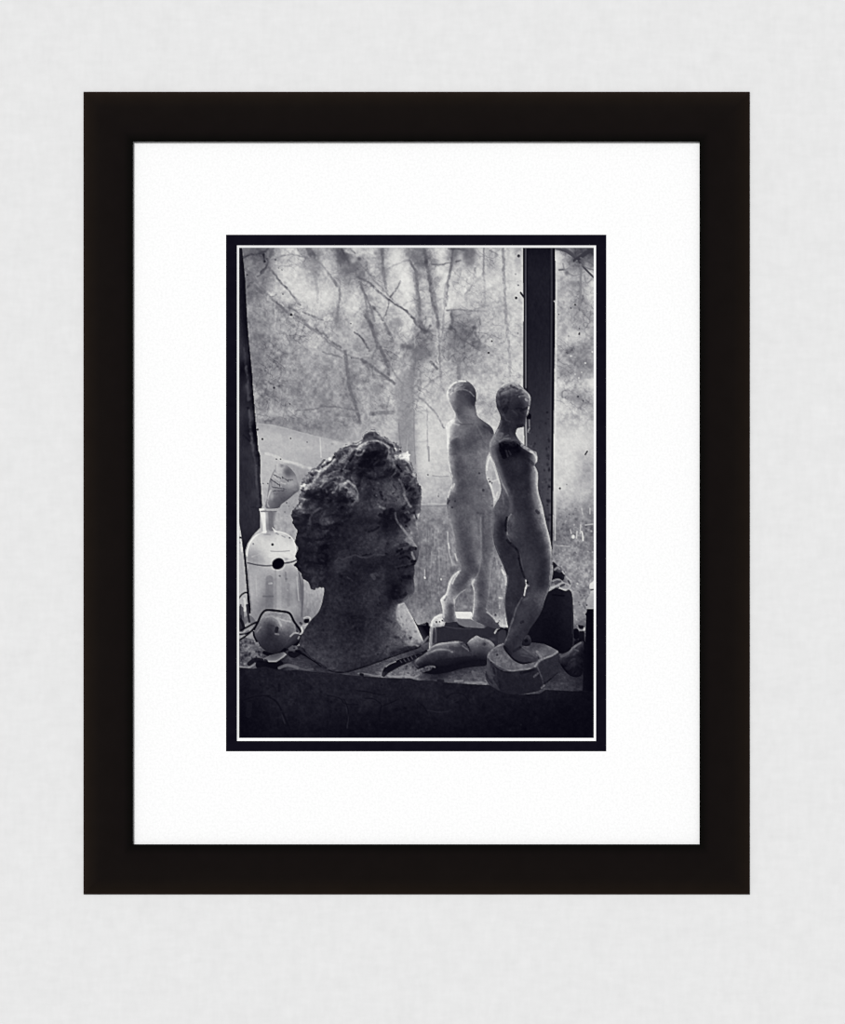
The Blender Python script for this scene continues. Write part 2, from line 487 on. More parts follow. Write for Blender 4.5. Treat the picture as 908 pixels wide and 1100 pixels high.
    # dark twiggy masses
    ST('''
70 2.2 .9 : 262,276.5 270,273.5 280,272 288,267
45 2.4 : 283,273 284,281
65 2 .9 : 280,293 286,287 288,282 287,278
85 1.6 .8 : 277,297 287,288
105 3 .8 : 294,267 290,276 287,284
112 2.4 .9 : 289,287 295,295 303,305 308,309
128 2.2 .8 : 308,309 316,319 322,327
108 3 .8 : 273,306 280,313 287,317
110 2.6 .8 : 297,325 303,330 308,335
118 2.2 .8 : 310,330 318,334 327,345
100 2 .8 : 317,338 325,344.5
125 2.2 .8 : 326,335 337,340 347,344
118 2 .8 : 339,353 347,360
138 1.5 .8 : 290,280 300,276 308,274 318,274 330,277 340,279
160 1.4 .7 : 292,285 305,286 320,284 335,281 345,281
100 6 .8 : 331,266 334,272 337,275
150>172 3 .7 : 336,276 337,290 341,310 341,325
130 1.6 .6 : 338,276 347,273
215 1 .7 : 288,322 289,318 296,316
105 1.2 .8 : 290,319 297,317
208 1 .8 : 295,327 296,345 295,350
105 2 .7 : 322,362 327,361
120 2 .6 : 265,268 285,268
68 2.4 .9 : 364,266 369,270 372,277
110 2 .7 : 376,267 381,272
205 2.6 .8 : 372,269 380,274
100>140 3 .8 : 411,266 411,275 412,290 413,300 415,312
120 3 .7 : 353,294 359,302 362,307
148 1.8 .8 : 365,310 365,325
138 3 .7 : 364,328 362,345
115>130 2.4 .8 : 386,303 390,312 394,320 398,330 402,345
105 2.2 .8 : 384,297 396,303 402,308 408,314 413,319 418,322
75 1.8 .9 : 418,322 425,327 432,331 438,336
100>150 1.8 .9 : 419,319 425,312 430,303
115 1.8 .8 : 418,323 416,335 412,342
120 2 .8 : 400,329 407,338 411,344
108 3.2 .75 : 392,338 399,350 403,362 406,374
92 2 .85 : 381,357 388,362 393,370 397,377
108 2.2 .8 : 347,358 357,367 366,373
125 3 .7 : 413,348 420,360
112>125 3 .85 : 440,280 446,290 448,300 449,315 451,330 451,340 452,350
100>118 3 .85 : 456,268 458,282 460,292 462,305 464,318 467,332 470,342 471,352
95 2.4 .85 : 438,336 444,342 448,349 457,355
115 2.2 .8 : 452,345 458,356 462,350
105 1.4 .85 : 464,284 475,284 484,282
90>150 2.6 .85 : 487,267 486,275 484,290 482,300 481,310 480,318 479,328
65 2.4 .8 : 483,267 495,267.5
85 2 .8 : 490,281 494,280
105>150 1.7 .85 : 520,267 520,280 519,296
120 2 .7 : 510.5,288 510.5,293
118>150 1.8 .8 : 480,333 486,333 495,332.5 505,334 520,334
105 3 .8 : 485,335 486,345 484,353
108 1.8 .7 : 507,358 501,365
120 1.8 .6 : 502,346 512,340
222 1.2 .8 : 500,299 501,312
218 1.2 .8 : 445,362 446,373
222 1.2 .8 : 470.5,374 471,390
190 1.2 .6 : 516,350 516,362
190 1.2 .6 : 525,350 525,362
132 2 .8 : 347,378 357,381 368,384
122>112 4>3 .85 : 371,378 373,395 374,405 376,418 380,430 384,442 387,454
118 2.8 .8 : 388,386 400,394 408,400 416,406 424,412
128 2.4 .8 : 400,385 403,377 410,372
112 3 .8 : 409,374 412,382 416,392 418,402
122 1.7 .85 : 347,437 360,437 373,439 382,440
128 3.6 .8 : 398,445 404,444 410,443 422,443
132 4 .6 : 360,445 375,446
132 3 .8 : 446,378 445,395 443,418
138 1.9 .8 : 443,420 455,431 465,440 472,450 477,460
92 2.8 .8 : 463,389 470,396
140 2.4 .7 : 482,374 482,387
130 4 .7 : 493,386 493,406
150 2 .7 : 495,396 503,397
''', soft=2.0, rough=0.8)
    ST('''
165 1.4 .8 : 459,440 459.5,482
170 1.4 .6 : 445,442 458,441
175 1.3 .6 : 446,475 458,474
125 1.4 .8 : 318,441 335,440 347,437
110 2 .7 : 285,452 292,452
''', soft=1.6, rough=0.6)
    BL('''
369 276 6 4 88 .8; 365 281 4 3 92 .7; 380 286 5 4 115 .7; 377 291 4 2.5 112 .7; 386 278 2 2 90 .8; 370 290 4 2 120 .6; 390 294 3 4 130 .7; 379.5 280 2.6 2.6 188 .9
404 272 2 2 135 .7; 440 274 4 4 130 .5; 447 277 4 3 118 .6; 458 281 2 3 75 .8; 453 268 5 3 120 .6; 502 272 3.5 4 105 .7; 508 270 2.5 4 112 .7; 498 268 3 2 90 .7; 495 276 3 3 205 .7; 505 280 4 3 140 .6
399 350 3 3 98 .7; 402 331 2 2 95 .8; 404 357 3 5 115 .5; 392 316 2 5 140 .4; 428 347 6 4 148 .6; 418 358 2 2 110 .7; 433 372 3 3 105 .7; 362 340 4 7 140 .5; 366 350 4 6 150 .4; 397 320 3 5 150 .4
458 356 3 2.5 92 .8; 451 345 3 3 128 .6; 485 352 2.5 2.5 85 .8; 494 350 3 2.5 110 .7; 500 357 3.5 3 95 .7; 509.5 352 2.4 2 88 .8; 491 361 4 3 112 .7; 498 365 3.5 3 100 .7; 513 367 3.5 1.6 112 .7; 440 373 4 3 95 .7; 448 376 3 3 115 .6; 452 381 4 4 118 .5; 462 380 5 3 130 .4; 487 370 4 5 125 .5; 480 372 4 3 140 .5
471 349 3 3 125 .6; 487 339 3 6 110 .5; 505 335 5 2 140 .4; 520 372 2 1.6 150 .4
392 389 3 2 102 .7; 405 420 5 5 148 .6; 395 424 4 3 158 .5; 401 445 1.8 1.8 108 .8; 385 453 2.5 2.5 108 .7; 362 446 3 2.2 118 .6; 373 446 2.2 2 122 .6; 350 430 4 6 140 .4; 351 450 5 5 140 .5; 411 395 2.4 2.4 200 .8; 390 447 2.5 4 198 .6; 352 425 2.5 4 182 .6
281 350 4 6 132 .4; 274 362 2 3 110 .6; 279 362 2 4 120 .6; 283 360 1.6 1.6 110 .6; 270 322 3 3 120 .5; 276 395 4 8 128 .4; 283 405 3 5 130 .5; 294 426 3 5 128 .5; 305 429 5 3 128 .5; 315 420 4 6 132 .5; 316 398 2 2 118 .6; 283 430 3 6 132 .5; 338 397 3 2.4 130 .5; 328 396 3 3 150 .4; 345 425 3 4 130 .5; 301 450 4 2.4 128 .5; 290 394 1.4 1.4 110 .7; 298 444 5 3 190 .5
517 433 4 2 150 .6; 524 440 4 4 180 .4; 470 440 3 8 185 .4
500 312 1.4 1.8 232 .8; 452 314 1.6 1.6 222 .6
''')
    ST('''
112 2.4 .5 : 262,289 280,308 299,328 316,341 333,351 352,366 373,381 394,389 412,403 424,412
125 5 .45 : 446,294 449,318 449,338 446,362 444,388 441,412
112 2.2 .5 : 387,300 392,318 397,345 408,372 422,398 432,412
115 2 .5 : 384,280 392,289 406,305 422,322 436,334 446,343
120 2.2 .5 : 461,289 465,308 468,324 471,348 472,373 474,410
130 2.4 .45 : 490,268 484,292 478,314 476,353 470,380
132 2.4 .45 : 363,285 365,308 364,329 361,348
118>152 3 .6 : 540.5,267 541.5,290 543,326 545,353 547,374 548,401
150 2 .5 : 520,268 520.4,296 521,330
128 1.8 .45 : 446,343 456,352 470,356 482,345 500,336 525,328
130 2 .4 : 340,279 352,292 362,306 366,318
135 1.6 .4 : 400,300 418,288 436,280 450,276
130 1.6 .4 : 290,335 300,330 312,334 330,330
140 1.6 .4 : 430,330 446,322 462,326 480,318
140 1.6 .4 : 380,340 390,330 402,331
135 1.6 .4 : 452,420 466,408 482,400 492,386
''', soft=2.0, rough=0.9)
    BL('490 362 12 12 118 .35; 500 345 12 10 138 .3; 455 380 9 8 128 .35; 373 282 10 10 128 .3; 450 275 9 9 128 .3; 490 274 6 8 140 .3; 502 276 6 8 138 .3; 283 300 12 12 136 .25; 270 300 5 22 122 .35; 276 395 7 22 128 .3')
    # the big trunk behind the sill
    patch('427,404 445,398 444,420 445,440 445.5,470 447,500 450,520 444,520 436,495 431,485 428,470 427,440 424,420', 152, .6, grain=11, blur=1.0)
    ST('''
142 1.4 .7 : 428.5,455 430,475 434,492
146 1.2 .7 : 445,440 445,470 446.5,498
178 1.2 .5 : 438,470 437,485
138 1.8 .6 : 460.5,480 461,495
''')
    # snow bank and its near ridge
    patch('276,454.5 288,455.5 300,458 312,461 325,464.5 338,468 347,470 370,476 372,490 300,520 276,520', 186, .55, smooth=False, grain=4)
    ST('''
205 1.2 .25 : 276,455 288,456 300,458.5 312,461.5 325,465 347,470.5 362,473
220>212 3 .7 : 286,487 296,490 305,495 318,498 328,502.5 334,503
196 8 .35 : 284,492 300,498
218 1 .8 : 344,471 344.5,482 345,491
170 1 .6 : 350,473 350,486
''', soft=1.8, rough=0.3)
    BL('359 476 5 2.4 205 .6; 357 477 1.8 1.4 150 .6')
    patch('302,500 312,498 322,503 332,505 328,520 321,530 312,522 314,508', 160, .7, grain=4, blur=.8)
    # low wall beyond, with its bright coping
    ST('''
195 1.4 .6 : 448,542 456,541.5 465,541 474,541.5 481,541
150 1.2 .6 : 465,511 473,512 482,511.5
128 1.2 .5 : 452,544 480,543.5
''')
    ST('''
195 1.3 .7 : 456.5,612 456.5,618
230 1.8 .9 : 456.5,620 456.7,621
215 1.8 .8 : 474,622 474,622.5
170 1 .5 : 464,592 463,610
172 1 .5 : 472,592 472,618
165 1 .5 : 481,595 481,612
178 1 .5 : 467,571 467,590
118 1.4 .5 : 470,592 469,614
118 1.4 .5 : 460,560 459,585
190 1.4 .7 : 481,572 482,590 486,605
222 1.6 .7 : 482,584 483,589
205 1.6 .7 : 489,595 491,602
60 1.2 .8 : 471,533
150 1.3 .5 : 471.5,530 471.5,534
25 1.4 .9 : 459.8,510
''')
    BL('447 600 2 8 110 .4; 447 640 3 8 150 .4; 446 625 2.4 6 165 .6; 463 655 6 4 150 .5; 478 662 5 4 150 .4; 449 668 6 3 160 .5; 460 668 6 2 110 .4; 497 650 5 4 140 .4; 500 652 2 2 175 .5; 450 590 3 14 108 .5; 451 575 2 10 112 .5')
    # specks, drips and paint dots on the glass
    ST('''
15 2.6 : 313,338
215 1.2 .7 : 311.5,340.2 314.5,340.4
45 1.6 .9 : 265.6,295.2
105 2.4 .8 : 296,279
110 1.4 .7 : 323,328
60 1.4 .7 : 304,316
90 1.2 .7 : 299.5,288
90 1.2 .7 : 303,290
55 1.2 .8 : 377,347.5
45 2.4 .8 : 294.5,416.5
90 1.8 .8 : 285,398.3
80 1.8 .8 : 311.5,434
30 2.4 .9 : 276.8,461.5
35 2.2 .9 : 282,471.7
45 1.6 .9 : 312.3,471
90 1.4 .8 : 330,475
70 1.6 .8 : 297,493.2
70 1.8 .8 : 301.5,493.2
80 1.4 .8 : 282.8,519.5
80 1.4 .8 : 287.8,519.5
70 1.6 .8 : 308,540
110 1.4 .7 : 310.4,543.8
100 1.5 .7 : 306,550
90 1.2 .6 : 315.5,545
35 2.2 .9 : 525,379
35 1.8 .9 : 528.6,366.4
80 1.2 .8 : 377.5,384.5
12 3.2 : 557.3,275
12 2.8 : 554.6,320
100 1.8 .8 : 556.9,306.3
125 2 .7 : 556.5,358
130 2.2 .6 : 554,294.5
20 2 .9 : 559.5,314.5 562,318
140 1.4 .6 : 554,273
''')
    BL('555 268 2 3 150 .6; 556 280 4 6 168 .6; 557 290 3 3 175 .5; 559 350 3 20 182 .3; 551 300 3 8 210 .5')
    # right-hand pane
    ST('''
75 3 .85 : 598,267 606,269 612,272 620,278
85 2 .8 : 605,266 612,270 620,277
62 4.5 .85 : 618,280 624,276 631,271 638,267
62 4 .8 : 632,266 638,272
72 2 .9 : 622,281 630,290 638,298
115 2 .8 : 624,277 632,281 638,285
120 1.6 .7 : 624,284 631,288 638,290
130>150 2.4 .8 : 624,284 624,300 623,325
100 2 .8 : 601,290 606,289.4
145 1.6 .7 : 605,283 607,290 614,285 620,280
145 1.6 .7 : 611,294 618,296 628,292
150 1.6 .7 : 628,296 630,304 636,300
30 2 .9 : 618,327.5
75 1.8 .8 : 613.6,331
70 1.4 .8 : 600.5,337.8
40 1.8 .9 : 622.3,359 622.6,358
70 1.4 .8 : 622.5,353
110 1.8 .6 : 611,361
40 2.2 .9 : 621,426
70 1.4 .8 : 626.8,430.6
35 2.2 .9 : 601.7,524.7
30 1.6 .9 : 629,488.2 631,484.8
110 1.4 .6 : 609,520.5
''')
    BL('''
609 293 2.2 2.4 105 .7; 615 304 3 2.4 135 .6; 606 312 4 4 160 .4; 615 318 4 3 155 .4; 624 322 3 6 135 .5; 617 330 4 2 130 .5; 626 332 5 4 140 .4; 605 335 4 4 160 .4; 612 348 4 3 160 .3; 615 358 5 5 208 .5; 606 355 3 5 150 .5; 633 352 3 4 160 .4
600 276 2 5 215 .6; 612 382 2.4 2 205 .5; 611 386 3 2 130 .5; 622 400 5 6 150 .5; 618 428 7 3.5 140 .5; 605 430 3 2.4 215 .5; 609 416 2.4 2 225 .6; 636 410 4 3 218 .6; 606 398 6 6 150 .4; 634 420 3 4 185 .4; 637 448 3 3 150 .5; 600 440 4 5 216 .4; 631 502 3 4 168 .5; 632 516 3 3 160 .5
''')
    ST('''
228 1.8 .8 : 613.5,382.6
222 1.8 .8 : 629,390
225 1.6 .8 : 622,406
215 1.6 .7 : 618,402
225 1.8 .8 : 636.4,378
215 1.5 .7 : 625,400
212 1.6 .7 : 607.5,416.5
222 1.6 .6 : 606,430 606,428
222 1.4 .7 : 608,494 608,500
212 1.2 .5 : 611,486 610,494
218 2 .7 : 604.2,515
''')
    specks(46, 599, 637, 542, 660, 108, .8, 1.6, 21, .8)
    specks(40, 599, 637, 545, 640, 200, .6, 1.1, 22, .7)
    ST('''
222 3.2 .9 : 616,576 616,577
222 1.6 .9 : 626.5,580.5 626,574 625,571
205 1.4 .8 : 619.5,578 620,571
205 1.4 .8 : 623.5,573 624,564
215 1.2 .7 : 614,573 613,569
205 1.2 .7 : 626,552 625,546
190 1.2 .7 : 606,546 606,542
205 1.2 .7 : 634,552 634,546
190 1.4 .6 : 598.5,586 612,587
200 1.4 .7 : 629,564 637,563
90 1.6 .7 : 630,566
''')
    specks(14, 612, 630, 620, 660, 95, .6, 1.1, 29, .7)
    ST('''
60 1.8 .9 : 622,647
55 1.8 .9 : 622.8,649.6
90 1.5 .7 : 622.5,636
205 2 .7 : 620.5,627
''')
    # clean streak left of the right post, behind the glass edge
    ST('215 1.6 .6 : 598,300 597.5,400 597,480 596.5,580')
    # far-left sliver of ground beside the jar
    patch('257,559 260.5,580 262,592 264,610 267,640 268,650 257,650', 176, .9, smooth=False, grain=4)
    ST('''
215 2.2 .8 : 258.3,562 259,580 260,592
20 2.4 .9 : 258.2,577.5
90 1.5 .6 : 258,583
''')


def paint_posts():
    region('window_post|pale-edged dark window post', '''562,264 562.1,298 562.6,330 562.3,360 562.2,400 562.8,440 563.4,480 564,540 566,610 592.6,610 593.6,588 594.2,560 594.6,520 594.9,480 595.4,430 596,380 596.5,330 596.8,300 596.4,264''', '''
568 266 18 580 266 20 592 266 18 568 280 27 580 280 27 590 280 28 568 320 30 580 330 30 590 330 32 570 370 33 582 370 33 590 370 35 570 410 42 582 400 40 590 410 44 572 440 50 582 430 48 590 430 54 572 460 58 584 455 58 591 460 64 575 480 72 586 480 66 585 500 78 588 520 82 586 540 78 591 560 66 590 580 60 575 520 60 575 600 50''', grain=5, smooth=False, gsc=(1.3, 2.2, 5), ay=2.2)
    ST('''
70>95 2 .9 : 564.7,266 564.6,300 565,340
95>110 1.8 .9 : 565,340 565,380 565.2,416
8 1.8 : 562.9,264 562.9,300 563.1,330
8 1.8 : 563.1,330 562.8,420
10 1.5 : 563,440 564.4,475
165 1.6 .9 : 565,448 565.2,462 565.4,480
60 2.2 .8 : 592.8,266 593,330 592.6,380
58>95 1.8 .8 : 592.6,380 592,430 591.8,480 591.4,540 590.6,588
6 2.8 : 595.4,264 595.3,330 594.8,380
8 2.4 : 594.6,380 594,440 593.4,500 593,560 592.4,600
14 1.2 .7 : 566.6,270 566.5,420
22 1.2 .6 : 591,300 590.6,400
4 5 : 568.3,446.5 568.2,448.5
6 2 : 560.7,298.2 562,299
130 1.6 .8 : 568.6,451 568.8,458
120 2 .7 : 567.6,462
150 1.6 .8 : 567.2,464 569,460
100 1.6 .7 : 569,465
90 1.5 .6 : 568,478 571,480
20 2.6 .6 : 588,443
''')
    specks(40, 570, 590, 450, 590, 36, .7, 1.6, 31, .7)
    specks(30, 571, 590, 470, 560, 100, .5, 1.2, 32, .5)
    specks(22, 588, 591, 470, 592, 20, .8, 1.8, 33, .8)
    ST('''
215 1.6 .8 : 595.8,323.5 596.6,324.5
''')
    region('window_post|crumbling dark post at the left edge', '''255,264 259.8,264 260.6,272 262.2,285 263.6,302 264.6,322 265.8,345 267.4,366 268.3,374 269.6,388 271.4,405 271.9,418 273.2,433 274.2,446 275.2,458 276.6,470 277.5,484 279.4,488 280,500 279.6,512 280.8,526 281.2,538 282,543 279.5,552 279.6,567 272,575 266,584 263.6,592 266.4,618 269,640 270.2,655 268,660 265.6,640 263.2,610 261,590 259,574 256.8,560 255,556''', '''
258 270 22 258 300 22 262 300 16 259 330 24 263 330 18 260 360 40 266 360 14 259 390 26 263 385 46 269 392 14 259 420 34 266 420 56 271 424 16 259 450 50 266 450 42 270 450 64 274 454 18 259 480 48 266 480 44 272 480 52 277 480 20 259 505 44 266 508 46 272 505 54 278 500 44 260 530 44 268 530 46 275 530 66 279 530 40 262 555 46 270 555 48 277 552 52 263 575 40 270 570 46 262 590 22 266 620 20 269 650 20''', grain=7, smooth=False, gsc=(1.2, 2.2, 5), ay=2.4)
    ST('''
85 1.8 .6 : 261.5,374 263,385 265,397
82 2.2 .8 : 264.5,394 266,408 267,430
10 2.4 .8 : 266,438 267,440
96 2.6 .75 : 268,441 269.5,460 272,484
80 2.4 .6 : 272,484 275,505 276.4,525 277.6,545
95 1.4 .6 : 275.5,500 276.5,525
10 2.6 .85 : 267.4,374 269.6,400 271.6,420 273,440 275,466 276.5,482
14 1.6 .7 : 262,467 268,474
12 2.4 .6 : 278.2,486 278.6,500
20 2.2 .6 : 280,528 280.6,541
70 1.4 .6 : 273,500 275,515
25 1.5 .6 : 270,545 279,546
18 1.5 .8 : 262,592 263.4,604 265.5,625 268,648
60 1 .5 : 257,330 259,350
''', soft=2.2, rough=1.0)
    BL('277 489 2.4 2 12 .7; 262 382 2 4 55 .5; 265 415 2 3 90 .6; 268 428 2 2 88 .6; 258 500 2 8 30 .5; 275 540 3 4 42 .5; 263 493 5 3 34 .5')


def paint_left_things():
    # bottle
    region('bottle|clear glass carboy', '''278.8,546.5 285,546.4 296,547 297.8,548 296.6,552 296,560 295.6,569 301,570.5 308,572.6 314,577.5 317.6,584 318.6,592 318.8,600 320,612 325.6,620 326.6,640 325.4,660 326,670 300,672 272,672 269.4,652 267.2,630 265.6,610 264.6,597 266,588 269.4,580.4 275,574.4 281.4,571.4 281,560 279.6,551''', '''
283 555 215 290 552 140 290 565 132 295 560 150 272 582 205 285 578 200 300 574 205 310 578 195 316 585 215 268 592 178 280 590 200 292 588 212 305 592 215 315 596 215 268 602 160 280 601 176 292 602 205 308 604 190 275 598 162 272 612 170 285 612 176 300 618 170 312 616 160 318 612 176 272 630 176 276 640 170 283 630 165 290 625 150 290 640 130 288 650 134 298 635 158 300 650 166 308 632 150 310 645 146 316 630 168 318 650 160 324 630 120 325 645 122 275 660 146 290 662 140 312 662 150 320 664 140''', grain=4)
    ST('''
232 3.6 .9 : 283.4,552 283.6,560 284.4,572
228 2.2 .9 : 279.6,547.8 283,546.6
120 1.6 .8 : 280.5,549.4 288,549
190 1.6 .8 : 287,547.8 297,548
112 5 .6 : 290.6,551 291.4,568
175 1.6 .6 : 296,551 295.2,566
60 1.6 .6 : 294.6,566.5
90 1.6 .6 : 293,569.5
232 1.5 .85 : 265.4,597 266.4,589 269.6,581.4 275,575.4 281,572 286,571
225 1.5 .7 : 296,571 303,572 310,575 315.6,580.6 317.6,588 318,594
232 3 .7 : 294,567 296,571
100 1.5 .8 : 293.5,566 296.4,568.6
150 1.6 .6 : 284,573.6 290,574.4
140 1.6 .6 : 296.5,572.5 299,574
150 1.5 .6 : 303,575.5 306,577
140 1.5 .6 : 311,577.6
70 1.8 .7 : 311.4,577.8
18 2.8 : 292.8,585
110 2 .6 : 272.2,584.2
165 2.4 .6 : 276,600 270,598
195 1.4 .6 : 271,598 280,594.6
85 1.5 .9 : 266,604.6 275,606.6 285,607.8 292.6,607.4
60 1.7 .9 : 306,605 312,604 316.6,602.6 319.6,601
215 1.4 .6 : 316,601 318.5,598
130 1 .6 : 291,592 300,592.4 311,591.6
225 4 .5 : 290,597 300,595 312,598
''')
    ST('5 11.6 : 298.2,605.9 299.6,605.1\n5 9 : 297.2,607 300.6,604.6', soft=1.4)
    ST('''
205 1.3 .5 : 292,611 297,612.6 303,611.8 306,607.5
100 2.2 .7 : 300.7,618.8
110 2.6 .6 : 307.6,622
125 1.8 .5 : 307,615 307.4,624
110 2.2 .75 : 321.4,615 323.6,632 324.8,650 324.2,662
190 1.4 .6 : 319,620 321,645
190 1.2 .5 : 275,618 276,640
150 1.4 .6 : 296,612 296,655
120 8 .4 : 289.5,622 289.5,655
178 5 .4 : 300,622 300,655
135 3 .4 : 310,628 310,650
105 1.8 .6 : 283,640.6 293,640.6
200 2 .6 : 289,627 292,626.6
185 1.6 .5 : 309,634
130 1.4 .6 : 266.4,612 268.4,634 270.6,656
''')
    BL('287 629 3 4 125 .4; 306 618 2 3 130 .4; 275 595 4 3 158 .4; 281 601 3 3 165 .4; 307.7 600.6 2 1.2 150 .7; 316 640 2 8 178 .4; 320 666 5 3 120 .5')
    # crumpled paper stuck in the neck
    region('paper_packet|crumpled printed paper stuck in the bottle neck', '''285.2,545 286.6,537 287.6,530 288.6,522 290.2,514 294,506 296,499 299,497.2 303,498.6 308,500 313,504 317.6,510 319.6,517 321.4,526 316,531 309,537 302.6,541.6 299.6,545.6 292,546.2''', '''
290 543 118 298 543 96 288 536 150 293 533 140 302 535 98 310 531 112 318 526 122 290 526 150 298 524 150 305 522 140 312 520 160 294 515 170 302 514 165 310 510 128 316 514 155 297 505 190 303 505 180 308 505 140 298 500 192''', grain=7)
    BL('309 507 4 4 92 .7; 303 500 2 2 120 .6; 303.5 530 6 4 100 .5; 296 538 5 3 100 .6; 285.6 540 1.6 2 85 .7; 292 533 2 4 185 .6; 311 520 6 2.4 175 .5')
    ST('''
118 1.4 .7 : 286.2,541 288.4,528 290,516 295,505
205 1.8 .7 : 287.6,535.6 290,529 292.4,524.6
205 1.4 .6 : 289,545 287,540 288.4,537
110 1.2 .6 : 290.6,516 293,524
80 1.6 .8 : 286.6,546 293,546.6 300,545.4
85 1.4 .6 : 318.6,527.4 311,534 303,540.4
120 1.4 .6 : 296,500 296,507
200 1.3 .6 : 295,512.4 300,516.4
205 1.2 .6 : 302,518.6 307,519.8
200 1.3 .6 : 298,519 302,523
150 3 .5 : 308,521 318,526
''', soft=1.4, rough=0.3)
    ticks((294.4, 510), (300.8, 513.4), 1.5, 2.2, 25, 55, 1)
    ticks((290.6, 514.6), (300.6, 521.4), 1.5, 2.6, 55, 70, 2)
    ticks((303.6, 513), (309.4, 516.4), 1.4, 2.4, 60, 55, 3)
    ticks((310.4, 515.8), (314, 515.4), 1.3, 1.6, 10, 50, 4)
    ticks((293.6, 523.4), (306, 525.2), 1.4, 2.4, 15, 65, 5)
    ticks((294, 527.4), (304, 527), 1.6, 2.2, -20, 75, 6)
    ticks((295.4, 530.4), (304, 531), 2.0, 2.0, -20, 90, 7, op=0.5)


def paint_sill():
    """rubble, shelf top and its dark front"""
    region('sill|dark stone sill with a rough front', '''255,690 262,684 275,688 290,696 320,694 345,690 380,690 420,690 448,680 462,672 500,670 545,674 570,672 600,680 617,672 628,664 642,664 642,797 255,797''', '''
260 690 95 270 692 125 280 696 100 262 702 100 275 704 110 262 712 92 270 715 100 285 714 30 300 716 20 312 714 70 320 717 80 335 712 45 345 718 46 330 704 40
385 720 66 395 722 80 410 722 105 430 722 125 445 722 120 455 722 60 470 728 44 485 728 80 500 724 70 515 724 85 522 730 100 480 715 20 450 706 40 455 688 90 457 680 40 450 676 20 540 680 40 600 716 44 596 732 62 605 728 70 615 734 52 626 736 44 620 668 110 622 678 90 620 690 40 628 700 20''', grain=9, smooth=False)
    crust(0.26, sc=(1.4, 2.8, 5.5), ay=0.7)
    specks(34, 257, 282, 688, 716, 28, .8, 1.8, 41, .8)
    specks(26, 258, 284, 688, 714, 165, .6, 1.2, 42, .7)
    ST('''
150 2 .7 : 258,716 266,717 272,714.6 274,713
130 2 .7 : 276.4,704 280,707.4 283,708
20 5 .9 : 268,713 274,709 281,709.6
12 9 .9 : 279,714 290,715 300,714
120 3 .8 : 300,717.6 308,714.6 316,716 320,717.6
100 1.8 .7 : 321,717.4 328,719.4 336,718.6
62 3 .6 : 328,709 340,713
14 6 .9 : 312,702 316,704 321,701
10 2.2 .9 : 318,699 326,703 334,707.6 345,715
''')
    # front face (continues under the picture's lower edge)
    p = pts_of('255,717 262,717.4 272,718.4 285,716 297,719.4 306,720.4 318,719.6 334,721.4 350,722.4 366,724 376,725.4 388,726 400,727 411,728 425,728.4 440,728.4 448,730.6 462,731 478,733 492,734 505,735 520,735.6 530,736 545,745 560,746 580,745 586,741 600,741.6 615,742.4 630,742 642,743 642,797 255,797')
    a = cover(p)
    f = tones('''257 720 20 270 722 26 290 724 27 320 728 30 350 730 32 380 732 30 410 734 30 440 736 30 480 740 27 520 742 24 560 750 20 600 748 18 637 748 10 257 745 16 280 745 24 310 748 31 340 748 29 370 748 30 400 750 30 430 748 27 470 750 28 510 752 22 560 755 17 600 760 12 637 760 9
    257 770 9 275 765 14 300 762 25 320 766 26 350 766 24 380 768 20 410 765 18 440 768 18 470 765 22 500 768 18 540 770 14 580 775 12 637 780 9 257 792 8 285 780 14 310 782 17 340 785 16 380 785 12 420 788 11 460 788 12 500 785 12 560 790 9 637 792 8''')
    f = (f + 2) * np.exp(0.28 * mottle((1.4, 2.8, 6), (.5, .55, .5)))
    V[:] = V * (1 - a) + f * a
    CLIP[0] = a
    ST('''
12 2 .6 : 288,748 297,754 303,764 309,778 312,784
44 1.4 .6 : 303,768 306,777
10 1.6 .5 : 262,752 275,748 290,747
40 6 .3 : 268,757 267,768
48 1.4 .6 : 372,760 374,770 373,782
14 1.4 .6 : 370,752 374,762 373,775
13 1.4 .6 : 384,742 394,743 407,746 414,746
13 1.3 .6 : 392,750 402,751 409,756
13 1.3 .6 : 412,758 422,754 428,751
12 1.6 .5 : 352,747 365,750 371,756 385,757
12 2 .5 : 410,758 408,774 420,784
42 1.2 .5 : 340,744 352,738
12 1.4 .5 : 448,753 456,760 460,768
44 1.2 .5 : 460,763 472,765 482,764
13 1.4 .5 : 480,750 486,745 498,746 505,756
40 1.2 .5 : 484,756 492,752
10 3 .5 : 300,735 300,742
12 2 .5 : 316,756
10 4 .5 : 426,762
11 3 .5 : 361,762
13 3 .5 : 280,736
12 3 .4 : 410,736
''')
    specks(60, 262, 620, 724, 785, 12, 1.0, 2.6, 51, .5)
    specks(50, 262, 560, 724, 785, 44, .8, 2.0, 52, .35)
    # lit broken edge of the shelf
    CLIP[0] = None
    ST('''
135 1.5 .75 : 385,723.6 394,724 403,726 410,725.6
60 3 .6 : 388,718 398,714
14 3 .9 : 387.6,724.4 389.6,725
150 2 .8 : 417,725.8 426,727 434,726 444,727.4 450,724.6
110 6 .6 : 424,721 436,718 446,719
95 3 .6 : 478,731 487,730.6
150 2 .7 : 489,731.6 497,731.4
145 2.2 .7 : 500,733 508,733.6 516,733 522,734.6
120 3 .6 : 511,728 508,722
100 5 .5 : 512,724 500,727
12 3 .6 : 471,731 476,731.6
''')
    specks(14, 420, 448, 716, 726, 60, .7, 1.3, 43, .7)


